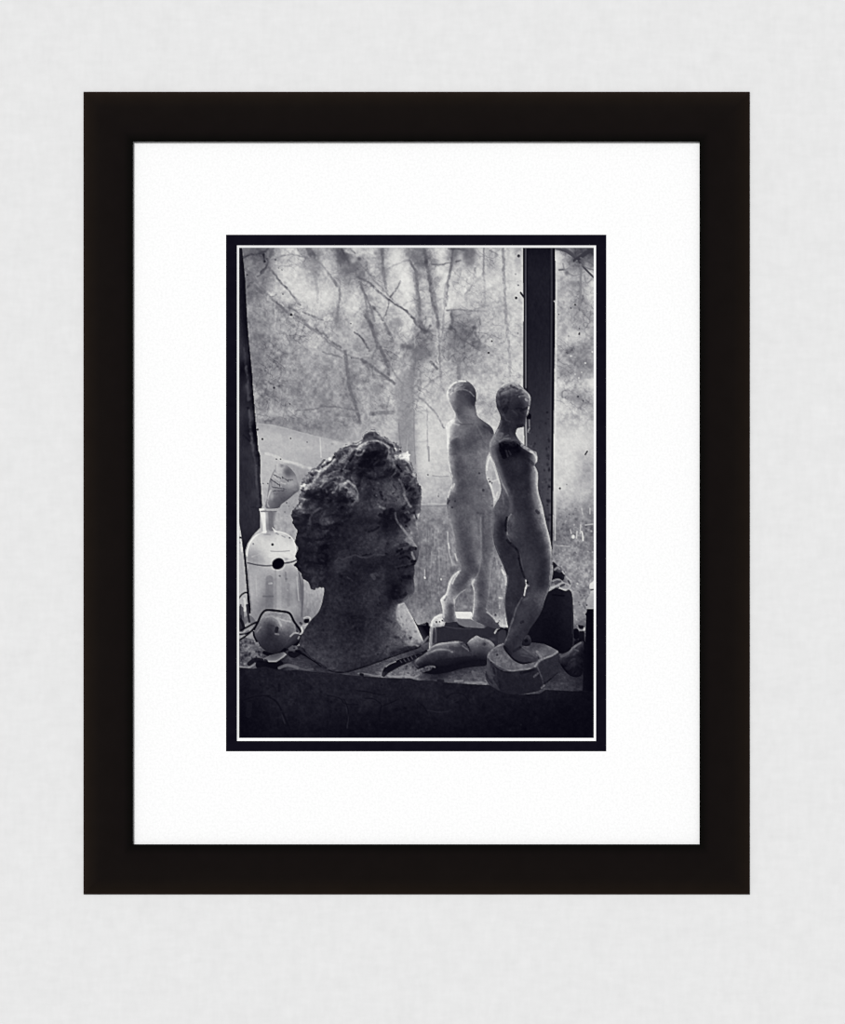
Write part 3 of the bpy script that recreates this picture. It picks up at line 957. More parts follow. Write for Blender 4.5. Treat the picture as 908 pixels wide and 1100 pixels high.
def paint_small_left():
    # tangle of wire and twigs at the far left
    CLIP[0] = None
    ST('''
70 8 .8 : 258,655 259,675
95 6 .6 : 262,668 268,664 274,672
35 4 .8 : 258,662 259,676
18 3 .9 : 256.6,664 260,668 262,674
150 3 .6 : 264,676 272,672
205 2.4 .9 : 262.4,643 263.4,650 263,656
40 2.4 .9 : 265.4,650 266.6,660 268,668
16 2.2 : 266.4,636 267,646 268.4,658
14 1.8 : 256.4,643 260,638.6 264,636.4 266,637
55 2 .8 : 258.6,650 257.8,660
14 2 : 256.6,688 262,684.6 268,680 274,673.6
14 1.8 : 256.6,681.6 264,680.6 270,678 275,674
14 2 : 259,677 266,673.4 272,670 278,667.6
100 1.6 .7 : 262,680.4 267,677.6
''')
    region('plaster_ball|wire-bound lump of plaster', '''272.4,680 276,673 278.6,667 281.6,660.6 286.4,656.2 294,655.8 301.6,656.8 308.6,658.6 312.6,662 315,666.6 318,672 321.4,676.6 322.4,681 318,681.4 313,684 310,688 307.4,693 303,698.6 297,701.2 290,701 284,698 279.4,693.4 276.4,687.4''', '''
286 660 150 296 659 146 308 662 150 280 668 130 288 664 120 296 664 150 304 664 150 312 668 142 276 680 90 283 674 92 290 672 64 296 670 110 303 672 150 310 674 128 318 678 120 278 688 66 285 684 54 292 682 50 300 680 84 308 682 92 284 694 46 292 692 46 300 690 50 296 699 34''', grain=5)
    crust(0.12)
    ST('''
178 2.2 .8 : 297.6,664 300,667 302,672
185 1.8 .7 : 299,664 305,666.4 312,667.6
170 2 .6 : 286,663 292,661.6 296,664
150 1.4 .6 : 276,679 280,673.6
176 1.6 .8 : 312,683.6 316,680 320,680
60 3 .8 : 318,672 319.6,678
32 4 .9 : 297.6,675 297,678
130 1.8 .8 : 296,681 299.4,681.4
60 2 .6 : 288,671.6 294,672.4
70 1.4 .5 : 304,680.6 306,682
40 2 .7 : 281,696 276,688 
''')
    CLIP[0] = None
    region('rock|dark stone beside the ball', '''304,697 307,692 311,686 316,681.6 321,681.4 323,684 322,690 319,694 314,696 308,699''', '''306 696 40 312 690 60 318 685 56 320 690 26 314 695 20''', grain=4)
    ST('160 1.6 .8 : 321.4,684 320.4,686\n8 3 .8 : 316,694 321,690')
    CLIP[0] = None
    ST('8 4 .9 : 284,701 292,703.6 300,702.6 306,698')
    region('shard|broken pale tile shard', '''283,707.4 290,704 298,702 305,700.4 308,703 304,706.4 297,711 288.4,711 287,708.6''', '''286 707 112 294 705 90 303 702 100 306 703 150 298 709 125 290 710 130''', grain=5, smooth=False)
    ST('165 1.3 .7 : 288,710.4 297,710 304,705.6 308,702.6\n130 1.2 .6 : 284,707 290,704')
    region('shard|small chip behind the tile shard', '''309.4,696.6 314,693.4 319.6,693.8 320,697 316,699 311,699.2''', '''312 697 85 318 695 88''', grain=3, smooth=False)
    ST('40 2 .8 : 316,696.4\n120 1.2 .6 : 318,694.6 319,697')
    # wire round the ball
    p = CLIP[0] = None
    ST('''
12 2.4 : 273,676 277,668.6 280,661.6 283.4,657 287,655.4 295,655.8 303,656.8 309,657.8 312.4,660.4 315.6,667 319,672 322,676 323.6,681 323.6,686
12 2 : 272.4,679 273,683 276,689
''')
    ST('''
205 2 .8 : 324,674 325,678.6 323,681
150 1.6 .7 : 316.4,671.4 317.6,676
60 2.4 .8 : 322.6,669 324,670.4
8 4.6 : 328.8,667.2 330.6,667
205 1.4 .7 : 326.6,664 330,662.6 333.4,664 332,669.6 327,672
170 3 .7 : 326,672 329,674 331,671
''')


def paint_plinth_pale():
    region('rubble|dark rubble between bust and plinth', '''444.4,665 446,667 449,671 456,669.6 459,668.4 461,672 461.6,690 455,692 451,684''', '''448 668 20 455 674 12 459 682 14 456 690 70''', grain=7)
    ST('140 2 .7 : 455,690 460,684\n110 3 .7 : 456,693 461,691\n70 2 .7 : 452,671 457,671')
    region('plinth|pale block under the further figurine', '''460.8,697 461.4,684 462.4,672 463.6,667 467,662.6 472,660 477,659 484,658.2 489,657.2 506.4,657.4 508,660 521,656 524,658.4 531,665 538,673.4 545,676 547,682 545,692 535,702 500,702''', '''
464 668 200 470 663 206 476 664 205 470 669 190 477 671 180 464 680 150 463 692 140 468 680 60 466 692 90 472 680 48 485 675 46 500 680 44 515 680 46 490 690 44 520 690 46 535 680 52 545 680 50 484 665 80 497 662 226 505 662 220 500 668 120 510 670 124 518 673 128 525 670 50 535 672 50 530 700 50 540 695 60''', grain=4, smooth=False)
    crust(0.14)
    patch('489.4,657.2 506,657.2 505,664.4 490.4,664.4', 226, 1, smooth=False, grain=3)
    patch('490,665 505,665 510,667 516,670.6 521.4,673.6 512,674.4 500,673.6 494,671 491,668', 122, 1, smooth=False, grain=5)
    patch('477.4,672.6 478.6,668.6 484,666.4 490,667.6 492.4,670.6 497,674 520,675 528,670 536,675 534,700 468,700 468,674', 46, 1, smooth=False, grain=4)
    ST('''
225 2.2 .8 : 463.6,672 464.6,667 468,663 474,660
30 2 .9 : 469,668.2
30 1.8 .9 : 472.4,668
35 1.8 .9 : 475.4,666.6
150 1.6 .8 : 463.4,674 463.4,692
45 2 .7 : 466.4,675 465.6,690
110 1.4 .6 : 468.6,674 468.4,690
120 1.4 .8 : 477,667.4 484,664.6 491,666.6 497,668
20 2 .7 : 493,672.4 499,674.6
70 1.4 .7 : 479,673 490,675 506,675.4
190 1.6 .9 : 531.6,680 534,676.6 538,675.4
12 2.4 .9 : 535,677.6 540,675 545,677
12 3 .8 : 545,678 545.6,684
40 4 .5 : 520,684 530,690
56 8 .5 : 538,684 541,690
''')
    BL('540 682 4 4 62 .6; 529 687 4 2 85 .5')


def paint_figure_pale():
    region('figurine|pale armless standing plaster figurine further from us', '''
491,408.6 496,408.4 502,409.4 507,413 510.4,418 511.6,424 511.6,430 510.4,434 511.4,440 513,446.6 518.6,451.6 526,456.8 530,462 531,470 530,478 527,484 524.6,488 522.8,493 521.6,505 523,514 527,523 529.4,532 530.4,542 530,552 529.4,566 530,580 531.4,586 530.6,592 529,602 528,612 527,624 525.4,640 522.6,651 524,656.4 528,662 533,667 537,673.4 533,675.4 525,673 518,670.4 511,667.4 507.2,664 508,656 509,646 509,635 506.4,628.4 504,630.6 500,634 495,637.4 490.6,642.6 488.6,650 489.4,660 491.6,667 487,668 480,668.6 475.4,664 475.6,657 474.6,650 473.4,644.4 475.6,641 478.8,638 480.6,632 482,626 485,619.6 490,614.6 495.8,611 494.4,604 491,596 489,588 487,578 484,566 481.2,554 480,543 480.2,536.4 482,529 485.2,521 485.8,515 483.2,506 481.2,495 480.2,482 480,470 479.2,461 480,456 483.4,452 489.2,449 489.4,444 486.6,439 484,433 481,429.6 479.8,424 481.6,416.4 486,411.4''', '''
484 416 170 490 412 165 498 411 120 506 415 90 510 424 52 482 424 180 487 420 140 492 424 90 498 420 72 504 421 66 484 430 170 489 432 100 495 432 62 502 432 60 508 432 45 491 440 95 497 440 64 504 440 80 509 442 112 494 450 110 502 450 108 510 450 120 486 453 225 482 460 226 488 458 150 496 458 112 504 458 98 512 456 100 520 460 74 526 464 80
482 470 228 487 466 130 493 468 112 500 468 98 508 466 88 515 466 92 523 470 100 484 478 150 488 476 72 495 476 92 502 476 78 509 476 88 517 476 98 525 478 112 482 490 170 487 486 100 496 488 96 506 486 102 514 488 118 522 490 130
485 500 150 490 500 86 498 498 94 506 500 108 515 500 116 487 512 120 492 510 82 500 510 92 508 510 98 516 510 110 521 508 130 488 522 150 493 522 86 500 522 84 508 522 92 517 520 100 525 524 118 483 534 110 490 534 84 498 532 82 506 534 94 515 534 104 524 534 112 528 540 130
482 546 115 488 546 92 496 546 98 504 546 96 512 546 98 520 548 104 528 550 110 486 560 125 492 560 88 500 560 92 508 558 106 515 562 116 521 562 92 527 560 110 489 575 120 495 575 80 502 575 84 510 574 100 516 576 124 521 576 88 527 576 104 492 590 110 498 590 76 506 590 82 513 590 100 516.5 592 120 521 592 90 527 592 110
497 603 100 503 603 74 510 603 84 515 604 128 520 604 92 526 604 118 500 614 90 506 614 74 512 612 82 518 616 88 525 616 122 485 624 170 490 624 110 496 622 86 503 622 76 508 624 170 514 626 84 520 626 80 525 626 122 481 636 190 486 636 120 492 634 88 498 632 92 511 640 150 516 640 78 522 640 104
477 646 190 481 650 130 485 650 84 488 648 150 476 657 190 481 660 108 486 660 84 490 660 160 509 655 160 514 655 80 520 655 88 508 663 130 516 664 86 524 664 78 532 670 76 480 666 100 486 666 84''', grain=4)
    crust(0.13, sc=(1.4, 2.8, 6.0), wt=(.5, .5, .4))
    V[:] = V + CLIP[0] * 6
    BL('494 432 9 9 112 .55; 503 441 7 6 138 .6; 486 424 4 8 178 .5; 487 476 4 4 92 .5; 484 462 4 8 190 .4; 494 462 9 7 140 .35; 520 500 4 14 135 .4; 512 535 8 12 122 .35; 511 570 4 22 138 .4; 505 455 12 4 120 .4; 486 510 3 12 140 .4; 486 560 3 14 128 .35')
    emboss(0.16, '480,428 480,416 488,408 500,408 509,414 511,426 508,430 500,420 490,420', sc=(5.0, 2.6), wt=(1, .8), swirl=3)
    ST('''
238 2.2 .85 : 481.4,428 480.6,422 483,416.4 487,412 493,409.6 500,409.4
215 1.4 .7 : 482,430 485,437 488,444
175 1.3 .6 : 491,416.6 496,413.6 503,413 
70 5 .6 : 500,413 506,417 509,423
72 4 .55 : 494,421.4 500,420.6 506,424
165 1.2 .6 : 487,422 492,419 498,418.6 505,421 509.6,426
50 4 .7 : 507,427 509.8,431 508.6,434
215 1.8 .7 : 486,421.6 484.4,423.4
160 2 .6 : 483,426 487,430
130 1.6 .7 : 488,436 490,440 490.4,446
80 5 .4 : 493,427 499,431 502,434
75 3 .5 : 491,441 493,445
85 3 .4 : 495,435 500,434
72 3 .5 : 504,433 506,438
170 1.6 .7 : 489.6,447 492.6,452 496,455
140 2 .4 : 500,445 508,446
90 1.8 .7 : 493,455 500,456 508,455.6
110 1.8 .5 : 511,446 516,453 524,458
55 3 .7 : 520,458 526,461 529,465
226 3.4 .7 : 487,451.6 482.6,456 481.6,462 482,468
215 2 .5 : 488,455 493,456.4
232 2.4 .8 : 481.4,466 481.6,476
160 2.4 .5 : 484,471.6 488,469.4 492,468.6
80 4 .35 : 484.6,478 488,474 493,473
230 1.6 .8 : 481.2,478 481.6,492 483.2,503 485.6,512
72 4 .4 : 500,478 508,474 516,470
120 2 .5 : 512,457 516,464 521,474
118 3 .4 : 498,492 505,497 506,503
40 2.2 .8 : 515,508.4
45 3 .8 : 519.4,526.6
130 3 .4 : 516,527
90 3 .4 : 507,536 509,545 513,550
75 2.2 .6 : 513,551 519.4,551.6
80 2.2 .5 : 524,552.4
70 1.8 .6 : 529,543
225 2 .85 : 485.8,521 483,527.4 481.2,534
215 2 .7 : 488,520 486,525
55 1.8 .8 : 480.8,541 482.6,537.6
48 2.2 .8 : 489,538.4
48 2.2 .9 : 486,545
150 1.2 .6 : 482.6,544 483,552
165 1.6 .6 : 483,557 486,568 489,582
140 1.6 .75 : 516.4,556 516.6,570 516.8,590 516,606 514.4,615 511,620.6
96 2.4 .5 : 511,552 514,560 514.6,575
78 2.4 .6 : 519,556 519.4,575 519.6,600
70 1.8 .5 : 504,561
222 1.7 .85 : 494.6,612.6 489.6,616.4 485.6,621.4 483,627 481.4,634 479.4,639
225 1.6 .7 : 493,615 488.6,621 486,627
225 2.2 .8 : 478.4,640 475,642.6 474.6,645.4
205 1.8 .8 : 476.4,647 476.4,656 476.8,663
75 1.8 .6 : 477.6,644.6 480,641
210 1.4 .7 : 488,644 488.4,650 489.4,660 490,664
200 1.2 .6 : 489.6,643 494,637.6 501,633
205 1.8 .8 : 509.6,622.6 507.6,626.4 508.4,631
218 1.6 .9 : 508.8,632 509.2,645 508.4,655 507.6,662
150 1.4 .6 : 527.6,600 526.6,622 525,640
190 2 .7 : 523,654 527,659 531,664 534,668
70 4 .5 : 514,668 522,671 530,673
140 1.6 .5 : 524.6,486 522.4,494 521.8,505 523.6,514 527.6,523
90 3 .4 : 484,662 484,650
''', soft=1.5, rough=0.25)


def paint_torso():
    CLIP[0] = None
    ST('14 7 .85 : 452,718 466,721 480,719 500,714 520,712\n14 3 .8 : 455,722 475,722')
    region('reclining_torso|small headless plaster torso lying on the sill', '''
446.4,717 446,711.4 448.6,706.6 451.4,703.8 456,701 461,697 467,692.8 473,690.6 480,690 486,689 493,688.8 498,690 501.4,691.4 505,687.6 509.4,684.4 512.4,682.8 517,685 523,686.4 528,689 531.6,693.6 529,697 525.4,701 523.6,706 523,710 514,709.6 504,710.6 494,714 482,717 470,718 460,717.4 452,719''', '''
450 708 100 452 713 40 458 702 110 465 697 130 474 693 150 484 692 120 492 692 110 498 694 66 458 709 46 468 704 60 478 702 60 488 700 76 497 702 60 470 711 34 485 709 34 500 708 30 505 691 120 513 686 150 520 689 110 527 692 118 510 696 92 518 698 70 526 698 96 506 702 60 515 705 38 521 705 40 449 715 46 460 715 20 480 715 20''', grain=4)
    crust(0.16)
    ST('''
175 1.6 .7 : 452,704 458,700.4 464,696 470,692.6 477,691 485,690.4 492,690
165 1.8 .65 : 459,702.4 466,699 473,697.6 480,698 486,700.4
95 3 .6 : 464,697.4 470,695 478,694.6
50 3 .7 : 459,706 468,702.6 480,702
60 4 .6 : 484,695 490,697 496,696
120 2 .5 : 476,694.6 480,692.6
10 2 .9 : 500.4,691 503,694.4 504.8,699
40 1.5 .8 : 495.4,691.6 499,691
185 1.5 .8 : 502.4,690 507,686.4 511,684.4
150 1.8 .7 : 513,684.4 519,686.6 525,688.6
40 4 .7 : 520.4,692
165 2.4 .6 : 526,689.4 529.6,692.6
140 1.5 .6 : 497,694 502,697.4 503.6,699
110 3 .5 : 507,693 512,691
24 6 .6 : 470,712 490,709 510,707
150 1.4 .6 : 447.4,710 450,706
''', soft=1.4, rough=0.3)
    BL('523 699 5 4 70 .4; 500 712 12 3 16 .6')
    CLIP[0] = None
    ST('''
112 4.4 .9 : 449,723 455,720 462,717.4
150 1.6 .8 : 448,720.6 454,718.4 461,715.6 467,716.6
130 3 .7 : 437,720 446,722 452,724
60 1.4 .6 : 452,720 454,722.6
25 3 .7 : 446,715 450,714.6
120 1.6 .7 : 447,707 446,713 449,716
95 3 .7 : 441,714 446,716
''', soft=1.4, rough=0.3)
    ST('40 2.4 .7 : 437,715.6\n40 2 .7 : 443.6,716.4\n150 2 .7 : 441,718')


def paint_rasp():
    CLIP[0] = None
    region('rasp|dark wood-handled rasp', '''410,726 411.4,720 415,714.6 419,712.4 425.6,709.6 430,708.2 438,706 446,703.4 453,700.6 457.6,698 460,699.4 455,703.4 448,707.6 440,711.6 432,715 424,719.4 417,723.4 413,727.4''', '''
412 724 30 418 717 16 425 714 16 435 710 22 445 706 22 455 701 24''', grain=4, smooth=False)
    ST('''
150 1.5 .9 : 414.6,716 419,712.8 425,710.6
18 5 .9 : 417,719.4 424,715 434,711.4
8 2.4 .9 : 428,708.6 440,704.6 452,700.6
75 1.2 .8 : 430,709.4 431.6,711.6
80 1.2 .8 : 434,708.2 435.8,710.6
85 1.2 .8 : 438,706.8 439.8,709.4
85 1.2 .8 : 441.6,705.4 443.4,708
75 1.2 .7 : 446,704 447.4,706
60 1.5 .7 : 450,701.6 453,702
60 2 .6 : 411,726 412.6,723
''')


def paint_bust():
    region('bust|large weathered curly-haired plaster bust', '''
316,564 313.6,557 314,551 318.6,545.6 319.4,541 322,533 322.6,526 323.6,517 328,513 331,508 333.4,505.4 340,500.4 347,494.6 353,491.6 357.4,490 358.6,487 362,485 366,481 371,478.6 376,477 384,475.4 389.4,470.6 391,465.8 395,463.4 400,462.2 404.4,463 408,465.6 413,469.6 418,472 422,474.6 428,476 431,478.4 431.4,483 434,485.8 438.6,486.4 440.2,490 440,495.6 443,500 445.4,505 447.8,511 449,519 452.4,523 453.8,528 453.2,534 453,541 452.2,549 449.4,556 446.6,560 447.6,566 449.4,574 450.6,584 450.2,592 449.2,600 446.8,605.4 445.2,608.6 445.8,614 444.4,620.6 445,626 445.6,632 444.6,637.4 440.6,642 434,646.6 435,648 439,656 444,665 449.4,676 454.8,688.6 453.4,693 449,696.6 440,699.6 430,703 415,708.6 400,714 386,718.8 375,722 366,723.4 359,722.4 350,719 340,711.4 330,704.6 322.8,695 322.2,689 325,680.4 333,667.4 341,659 345,651 347.4,641 348.2,632 344,631.2 340,632.4 336.8,634 331.6,626.4 325,618.4 320.4,612.4 317,606.6 318.6,600 317.8,592 317.4,580 318.8,570''', '''
318 552 44 322 548 80 326 530 100 330 518 112 338 508 122 346 500 122 355 496 112 362 488 102 370 484 92 380 482 104 388 478 110 395 470 75 403 467 80 410 472 120 420 480 112 428 482 90 437 490 190 442 502 110 446 511 125 450 523 92 452 532 118 452 542 120 449 553 110 438 520 60
330 532 52 336 522 74 344 516 84 355 512 90 365 508 66 375 500 60 372 490 86 385 490 44 395 484 36 405 482 30 414 486 40 420 495 80 425 505 40 432 500 70 438 510 60 436 525 26 444 530 30 446 545 56 441 545 44
320 560 26 328 555 30 338 560 34 345 550 44 355 545 34 350 530 34 340 535 26 365 520 84 372 522 84 380 525 70 384 536 78 370 535 28 372 545 20 360 560 26 345 575 28 330 570 32 322 580 26 330 590 22 345 592 18 355 600 16 340 610 30 330 615 28 340 625 34 350 615 22 322 605 14
385 505 26 395 510 26 405 505 24 415 505 28 425 512 40 400 522 32 392 535 36 405 528 46 415 522 60 424 522 70 430 530 88 420 535 66 410 538 60 435 540 80 400 545 64 390 550 40 410 547 60 422 545 50 430 550 30 440 552 50
380 565 28 395 560 28 405 562 30 415 558 16 421 565 22 415 572 28 425 575 40 405 580 54 395 582 48 380 580 36 410 590 50 385 592 40 370 590 30 422 590 46 430 582 90 438 582 110 443 588 60 434 560 40 438 562 54 446 575 120 448 590 76 441 600 46 432 598 22 425 602 26 415 600 32 420 612 26 430 615 28 441 614 36 440 622 22 430 625 18 420 622 22 438 632 40 442 632 70 430 640 22 415 635 26 400 612 24 390 610 24 400 620 44 410 618 44 395 630 32 405 640 46 385 625 26 375 605 34 365 600 42 362 612 40 372 620 26 360 630 34 350 645 36 365 650 38 380 645 32 395 650 42 410 652 36 420 650 34 430 652 130 436 654 170
345 665 36 360 670 36 375 665 22 390 670 34 405 665 40 415 662 60 423 658 90 432 665 140 438 670 160 444 678 160 450 688 150 335 675 42 345 685 44 360 690 40 378 690 38 395 690 42 410 685 56 420 680 66 428 680 92 436 685 104 444 692 120 330 690 54 340 700 56 350 708 62 362 714 52 378 710 40 395 705 46 410 700 56 422 696 74 432 697 60 440 697 42 450 694 70''', grain=6, gsc=(1.3, 2.4, 5), jag=0.75, jagbox=((310, 455, 460, 560), (310, 560, 347, 640)))
    V[:] = V + CLIP[0] * 7
    BL('418 529 15 11 90 .5; 405 581 14 9 70 .5; 392 548 9 6 66 .4; 444 570 5 11 128 .6; 426 580 8 7 66 .5; 437 632 8 9 66 .5; 438 614 6 5 58 .5; 427 600 8 4 44 .5; 424 618 9 6 40 .4; 405 618 12 8 46 .4; 400 637 16 8 52 .4; 385 570 12 12 44 .4; 366 604 10 6 58 .4; 447 590 2.4 9 96 .6; 432 586 5 4 70 .5')
    crust(0.26)
    emboss(0.31, '314,468 389,462 400,460 432,474 457,520 457,556 447,560 440,548 436,528 428,508 420,512 404,518 388,530 380,548 366,566 352,600 346,634 312,634')
    emboss(0.07, sc=(5.0, 2.4), wt=(1, 1), crease=0.3)
    crust(0.38, outline='312,470 455,470 455,545 436,545 425,515 400,520 372,560 352,600 346,634 312,634', sc=(1.6, 3.2, 6.0), wt=(.4, .6, .6))
    BL('330 580 12 28 40 .3; 345 548 14 10 52 .3; 332 615 8 8 42 .4; 340 625 5 5 46 .4; 322 556 5 5 50 .4')
    # hair: lit upper rim and tufts
    ST('''
185 2.4 .85 : 328,525 333,520 338,515 344,509 350,504
30 2.4 .8 : 332,507 336,511
45 3 .7 : 336,511 340,507.6
30 2.4 .8 : 333.4,516 334.6,518
40 2 .8 : 324,520 326.4,517
25 2.4 .85 : 324,526.4 327,528.4
60 2 .7 : 346,496 349,494.4
35 2.6 .85 : 346,501.6 351,498.4 357,495.6
25 3 .85 : 358.4,487.6 359,491
205 1.5 .7 : 340,500.6 347,495 353,492.4 357,490.8
150 1.8 .7 : 334,505.6 331,511 328,516
205 1.6 .8 : 347.6,505 352,501.6 356,497 360,493.6
175 2.4 .8 : 319,546.6 324,541.6 326.6,537.6
80 2.4 .6 : 318,550.8 322,553 325.6,549.6 327,545
20 3 .7 : 316.4,556 320,557.4
120 3.6 .7 : 318,541 322,534 325,529
30 2 .6 : 328,533 331,527
205 2 .8 : 366.6,480.6 371,478.8 377,477.2 384,477
205 2.4 .85 : 384,482 388,478 394,474.6 402,473.4 409,474.4 415,477.4 418,481
170 2 .75 : 384,484 382,487.4 387,488.6 391,484 393,480
150 1.6 .6 : 368,484 374,481.4 381,483
60 2.4 .6 : 364,492 366,486 371,484
45 3.4 .75 : 380,486 377,491 372,495
15 3.2 .85 : 367.4,505.6 371,501 376,494.6 380,490.4
155 1.8 .8 : 369,504 372,498.6 374,495.4
120 2.2 .7 : 361,499 365,495 368,490
70 2.4 .7 : 356,506 358,509.4 362,510
35 3 .75 : 355.6,507.4 360,509
150 1.6 .65 : 352,511.4 358,507 364,505.6
155 2 .8 : 345,516.4 350,513.6 352,515 348,519 344,523
135 2 .7 : 352,516 357,513.4 363,512.4 369,513
40 2.4 .7 : 349,521 356,517 361,514
30 3 .7 : 352,524 358,519
160 2 .8 : 357.6,529.4 361,524.4 364.6,520 369,521.6 374,525
120 2.6 .6 : 374,525 379,527.6 383,533 384.6,537
185 2 .8 : 373.6,516.6 377,519 381,522
150 2 .6 : 381,522 384,528 384.4,536
16 7 .8 : 366,533 372,538 378,537
16 4 .7 : 362,531 368,528.6
60 3 .5 : 388,520 392,530
86 2.4 .75 : 333,563 333.6,556.4 336.6,550.6 341,548 345,545.6
95 2 .6 : 339,549.4 344,546
52 1.8 .6 : 346,546 351,541 350,536
50 2 .5 : 362,548 366,552
15 3 .6 : 338,530 344,528 350,531
12 3 .5 : 328,560 330,575
55 1.8 .5 : 333,565 334,575
50 2 .5 : 322,570 328,566 332,570
52 2.4 .5 : 340,572 350,574
10 3 .6 : 352,586 351,602
10 3 .6 : 328,604 340,605 350,606
55 1.6 .6 : 344,601.6 348,603
60 2 .5 : 320,586 319.6,590
55 2.4 .6 : 328,613.6 332,614.6
45 2 .5 : 336,618 341,616
8 4 .7 : 318,606 320,611
''', soft=1.8, rough=0.7)
    patch('388.4,474.4 390.6,467.4 394,464.2 400,462.4 405,463.8 409,467 414,471 419,474.6 408,473.4 398,473.6', 92, .7, grain=16, blur=.5)
    # crown knob and right-hand curls
    ST('''
205 1.6 1 : 388.6,472 390.4,467 393,465 399,463 404,463.6 409,467.4 414,471.4
170 1.8 .75 : 414,471.4 419,474 424,477.6
35 3 .6 : 391,471 396,467.6 400,467
120 1.5 .6 : 402,465 402,470 398,474
40 2.6 .6 : 402,470 408,472.6
110 2 .5 : 388,474.6 394,473
25 2.6 .7 : 414,475.6 421,479
28 6 .6 : 394,481 404,479 412,482
14 6 .6 : 392,490 404,488 413,490
60 2 .5 : 398,484 404,482.4
12 5 .6 : 388,500 400,500 412,497
64 2 .5 : 402,499 407,494
58 2 .5 : 381,498 388,503
26 2 .5 : 386,494 386,500
150 2.6 .8 : 417.6,480 418.4,486 418.8,492
130 2 .7 : 421,492 423,498 426,503.6 424.6,508 421,512
90 3 .6 : 426,478 428,485 427,490
28 2.2 .8 : 421,478.6 424,484
25 2 .8 : 423,491.4
20 2.4 .8 : 430.4,484.6
110 2 .6 : 430,478
40 2 .7 : 419,488
12 4 .7 : 424,512 428,509
12 2.6 .8 : 427,500 431,506
150 2.4 .7 : 437,502 440,506 443,509
222 3.6 .8 : 434,489 437,487.6
205 2.4 .7 : 436,493 439.6,497
180 2.6 .75 : 440,499 443,504 445.6,509
60 3 .6 : 438,500 441,503
205 2.2 .75 : 443.6,509 446.4,512
95 1.8 .65 : 431,516 434,511.8 438,511 442,514 445,519
14 5 .75 : 436,522 440,526
110 1.8 .6 : 436,528 440,524
115 2.4 .6 : 451,536 450,546 447,555
120 2 .5 : 446,513 450,521 452,529
80 1.8 .6 : 446.4,520 449,527 448,534
28 2.6 .7 : 449,520 451,528
12 4 .7 : 443,535 446,530
85 2 .6 : 450,534 451,542
100 1.6 .5 : 448,545 447,554
110 1.8 .5 : 452,532 452,548
20 2 .7 : 445,551 447.4,557
''', soft=1.7, rough=0.5)
    # face
    ST('''
125 2 .75 : 429,515 433,522 435,530
150 2.2 .75 : 434,531 437.4,538 441,544
80 6 .4 : 416,523 426,526
105 3 .5 : 420,518 424,524 428,527
30 2 .7 : 422,520 426,525
25 2.6 .7 : 401,531 404,534
22 3.4 .75 : 409,529 411,533
20 2.6 .7 : 411,536
98 1.6 .5 : 414,535 418,532
95 1.5 .5 : 404,538 410,539 416,541
92 3 .6 : 397,547 402,545 407,546
135 2.4 .8 : 407.6,544.4 411,545.6 413.4,546.4
150 1.6 .6 : 406,541.4 408,543.6
62 3 .5 : 405,549 411,550
10 7 .8 : 415,551 421,549
12 4 .7 : 408,553 418,556
50 1.8 .5 : 424,544.6 424.6,551
135 1.8 .8 : 424.6,551 425.4,556 428,562 431.6,566.6
155 2.4 .8 : 430,563 434,569.6 438.6,575.6 441,579.6
150 3.4 .75 : 437,580 441,583 445.6,586.4
160 1.6 .75 : 441,578 445,583.6 447.4,587
10 4 .9 : 441,589.4 446,589.4
14 4 .7 : 430,586 437,585
55 3 .6 : 424,589 430,586.6
62 2 .6 : 425.6,596 430,593 435,590.6
8 2.8 .85 : 427,592.6 432,590
8 3 .85 : 431,594 435,592.4 438,591.6
8 2.6 .8 : 430,600 436,598 440,600
158 2.2 .8 : 442.6,593.4 443.6,597 445,600.4
8 3.4 .85 : 442.6,603 446,602.6
10 2.6 .85 : 428,610.6 434,609.6 440,608 445,605.6
64 1.6 .6 : 424,609.4 430,608 436,607.6
60 2.4 .6 : 437,613 442,611.4
56 1.8 .5 : 439,616 443,615.6
10 4 .7 : 433,620 440,620
90 2.4 .6 : 443,624 444,631 443,637
70 5 .5 : 440,630 440,636
10 4 .6 : 423,642 432,641 436,638
150 1.2 .5 : 446,612 446,625 446.6,634
12 4 .8 : 433,546 436,543.6
120 2 .8 : 435.6,550.6 438,549.4 440,551
130 1.4 .7 : 436.6,545 438,542.4
12 3 .8 : 431,555 434,553 437,557
10 3 .8 : 436,561 440,558
100 1.8 .7 : 441.4,556 443.6,560
14 2.4 .8 : 436.6,565
110 5 .7 : 443,565 446,573 447,581
130 2 .6 : 440,566 445,576
''', soft=1.8, rough=0.5)
    # closed eyelids, cheek, flaking skin of the plaster
    ST('''
62 2.2 .6 : 396,566.6 401,564 406,564.4
14 2.4 .7 : 396,571 401,569.6 407,566.6
62 1.8 .6 : 400,572.6 405,570 408.6,567
46 3 .5 : 391,565 396,563
12 5 .5 : 409,562 415,565
74 1.5 .75 : 360,603 364,599 368,601 372,599.4 377,597.6 382,596.6 388,598.6 394,599 399,597.6 403,595.4
80 1.6 .7 : 406,595.6 413,595.8
52 3 .6 : 371,596 378,593.4
10 2 .6 : 390,596.6 398,595
62 4 .6 : 365,594 371,592
70 7 .5 : 362,604 370,608
64 4 .5 : 370,607 372,602
88 1.8 .6 : 373.6,620.4 378.4,623.6
86 4 .75 : 399.6,618 402,621
80 3 .6 : 403.6,616.6 406.4,619
70 3 .6 : 412.4,617 411,622
66 3 .5 : 408,626
64 5 .45 : 402,634 407,639 414,643
75 2 .5 : 403,634 408,638
60 4 .4 : 398,641 406,645
70 5 .3 : 406,582 411,586
60 2.4 .4 : 409,580 411,584
52 2 .4 : 386,632 392,628
52 3 .4 : 372,642 380,648
56 1.6 .5 : 352,646 356,640
''', soft=1.5, rough=0.5)
    specks(60, 350, 440, 556, 650, 58, .7, 1.8, 61, .38)
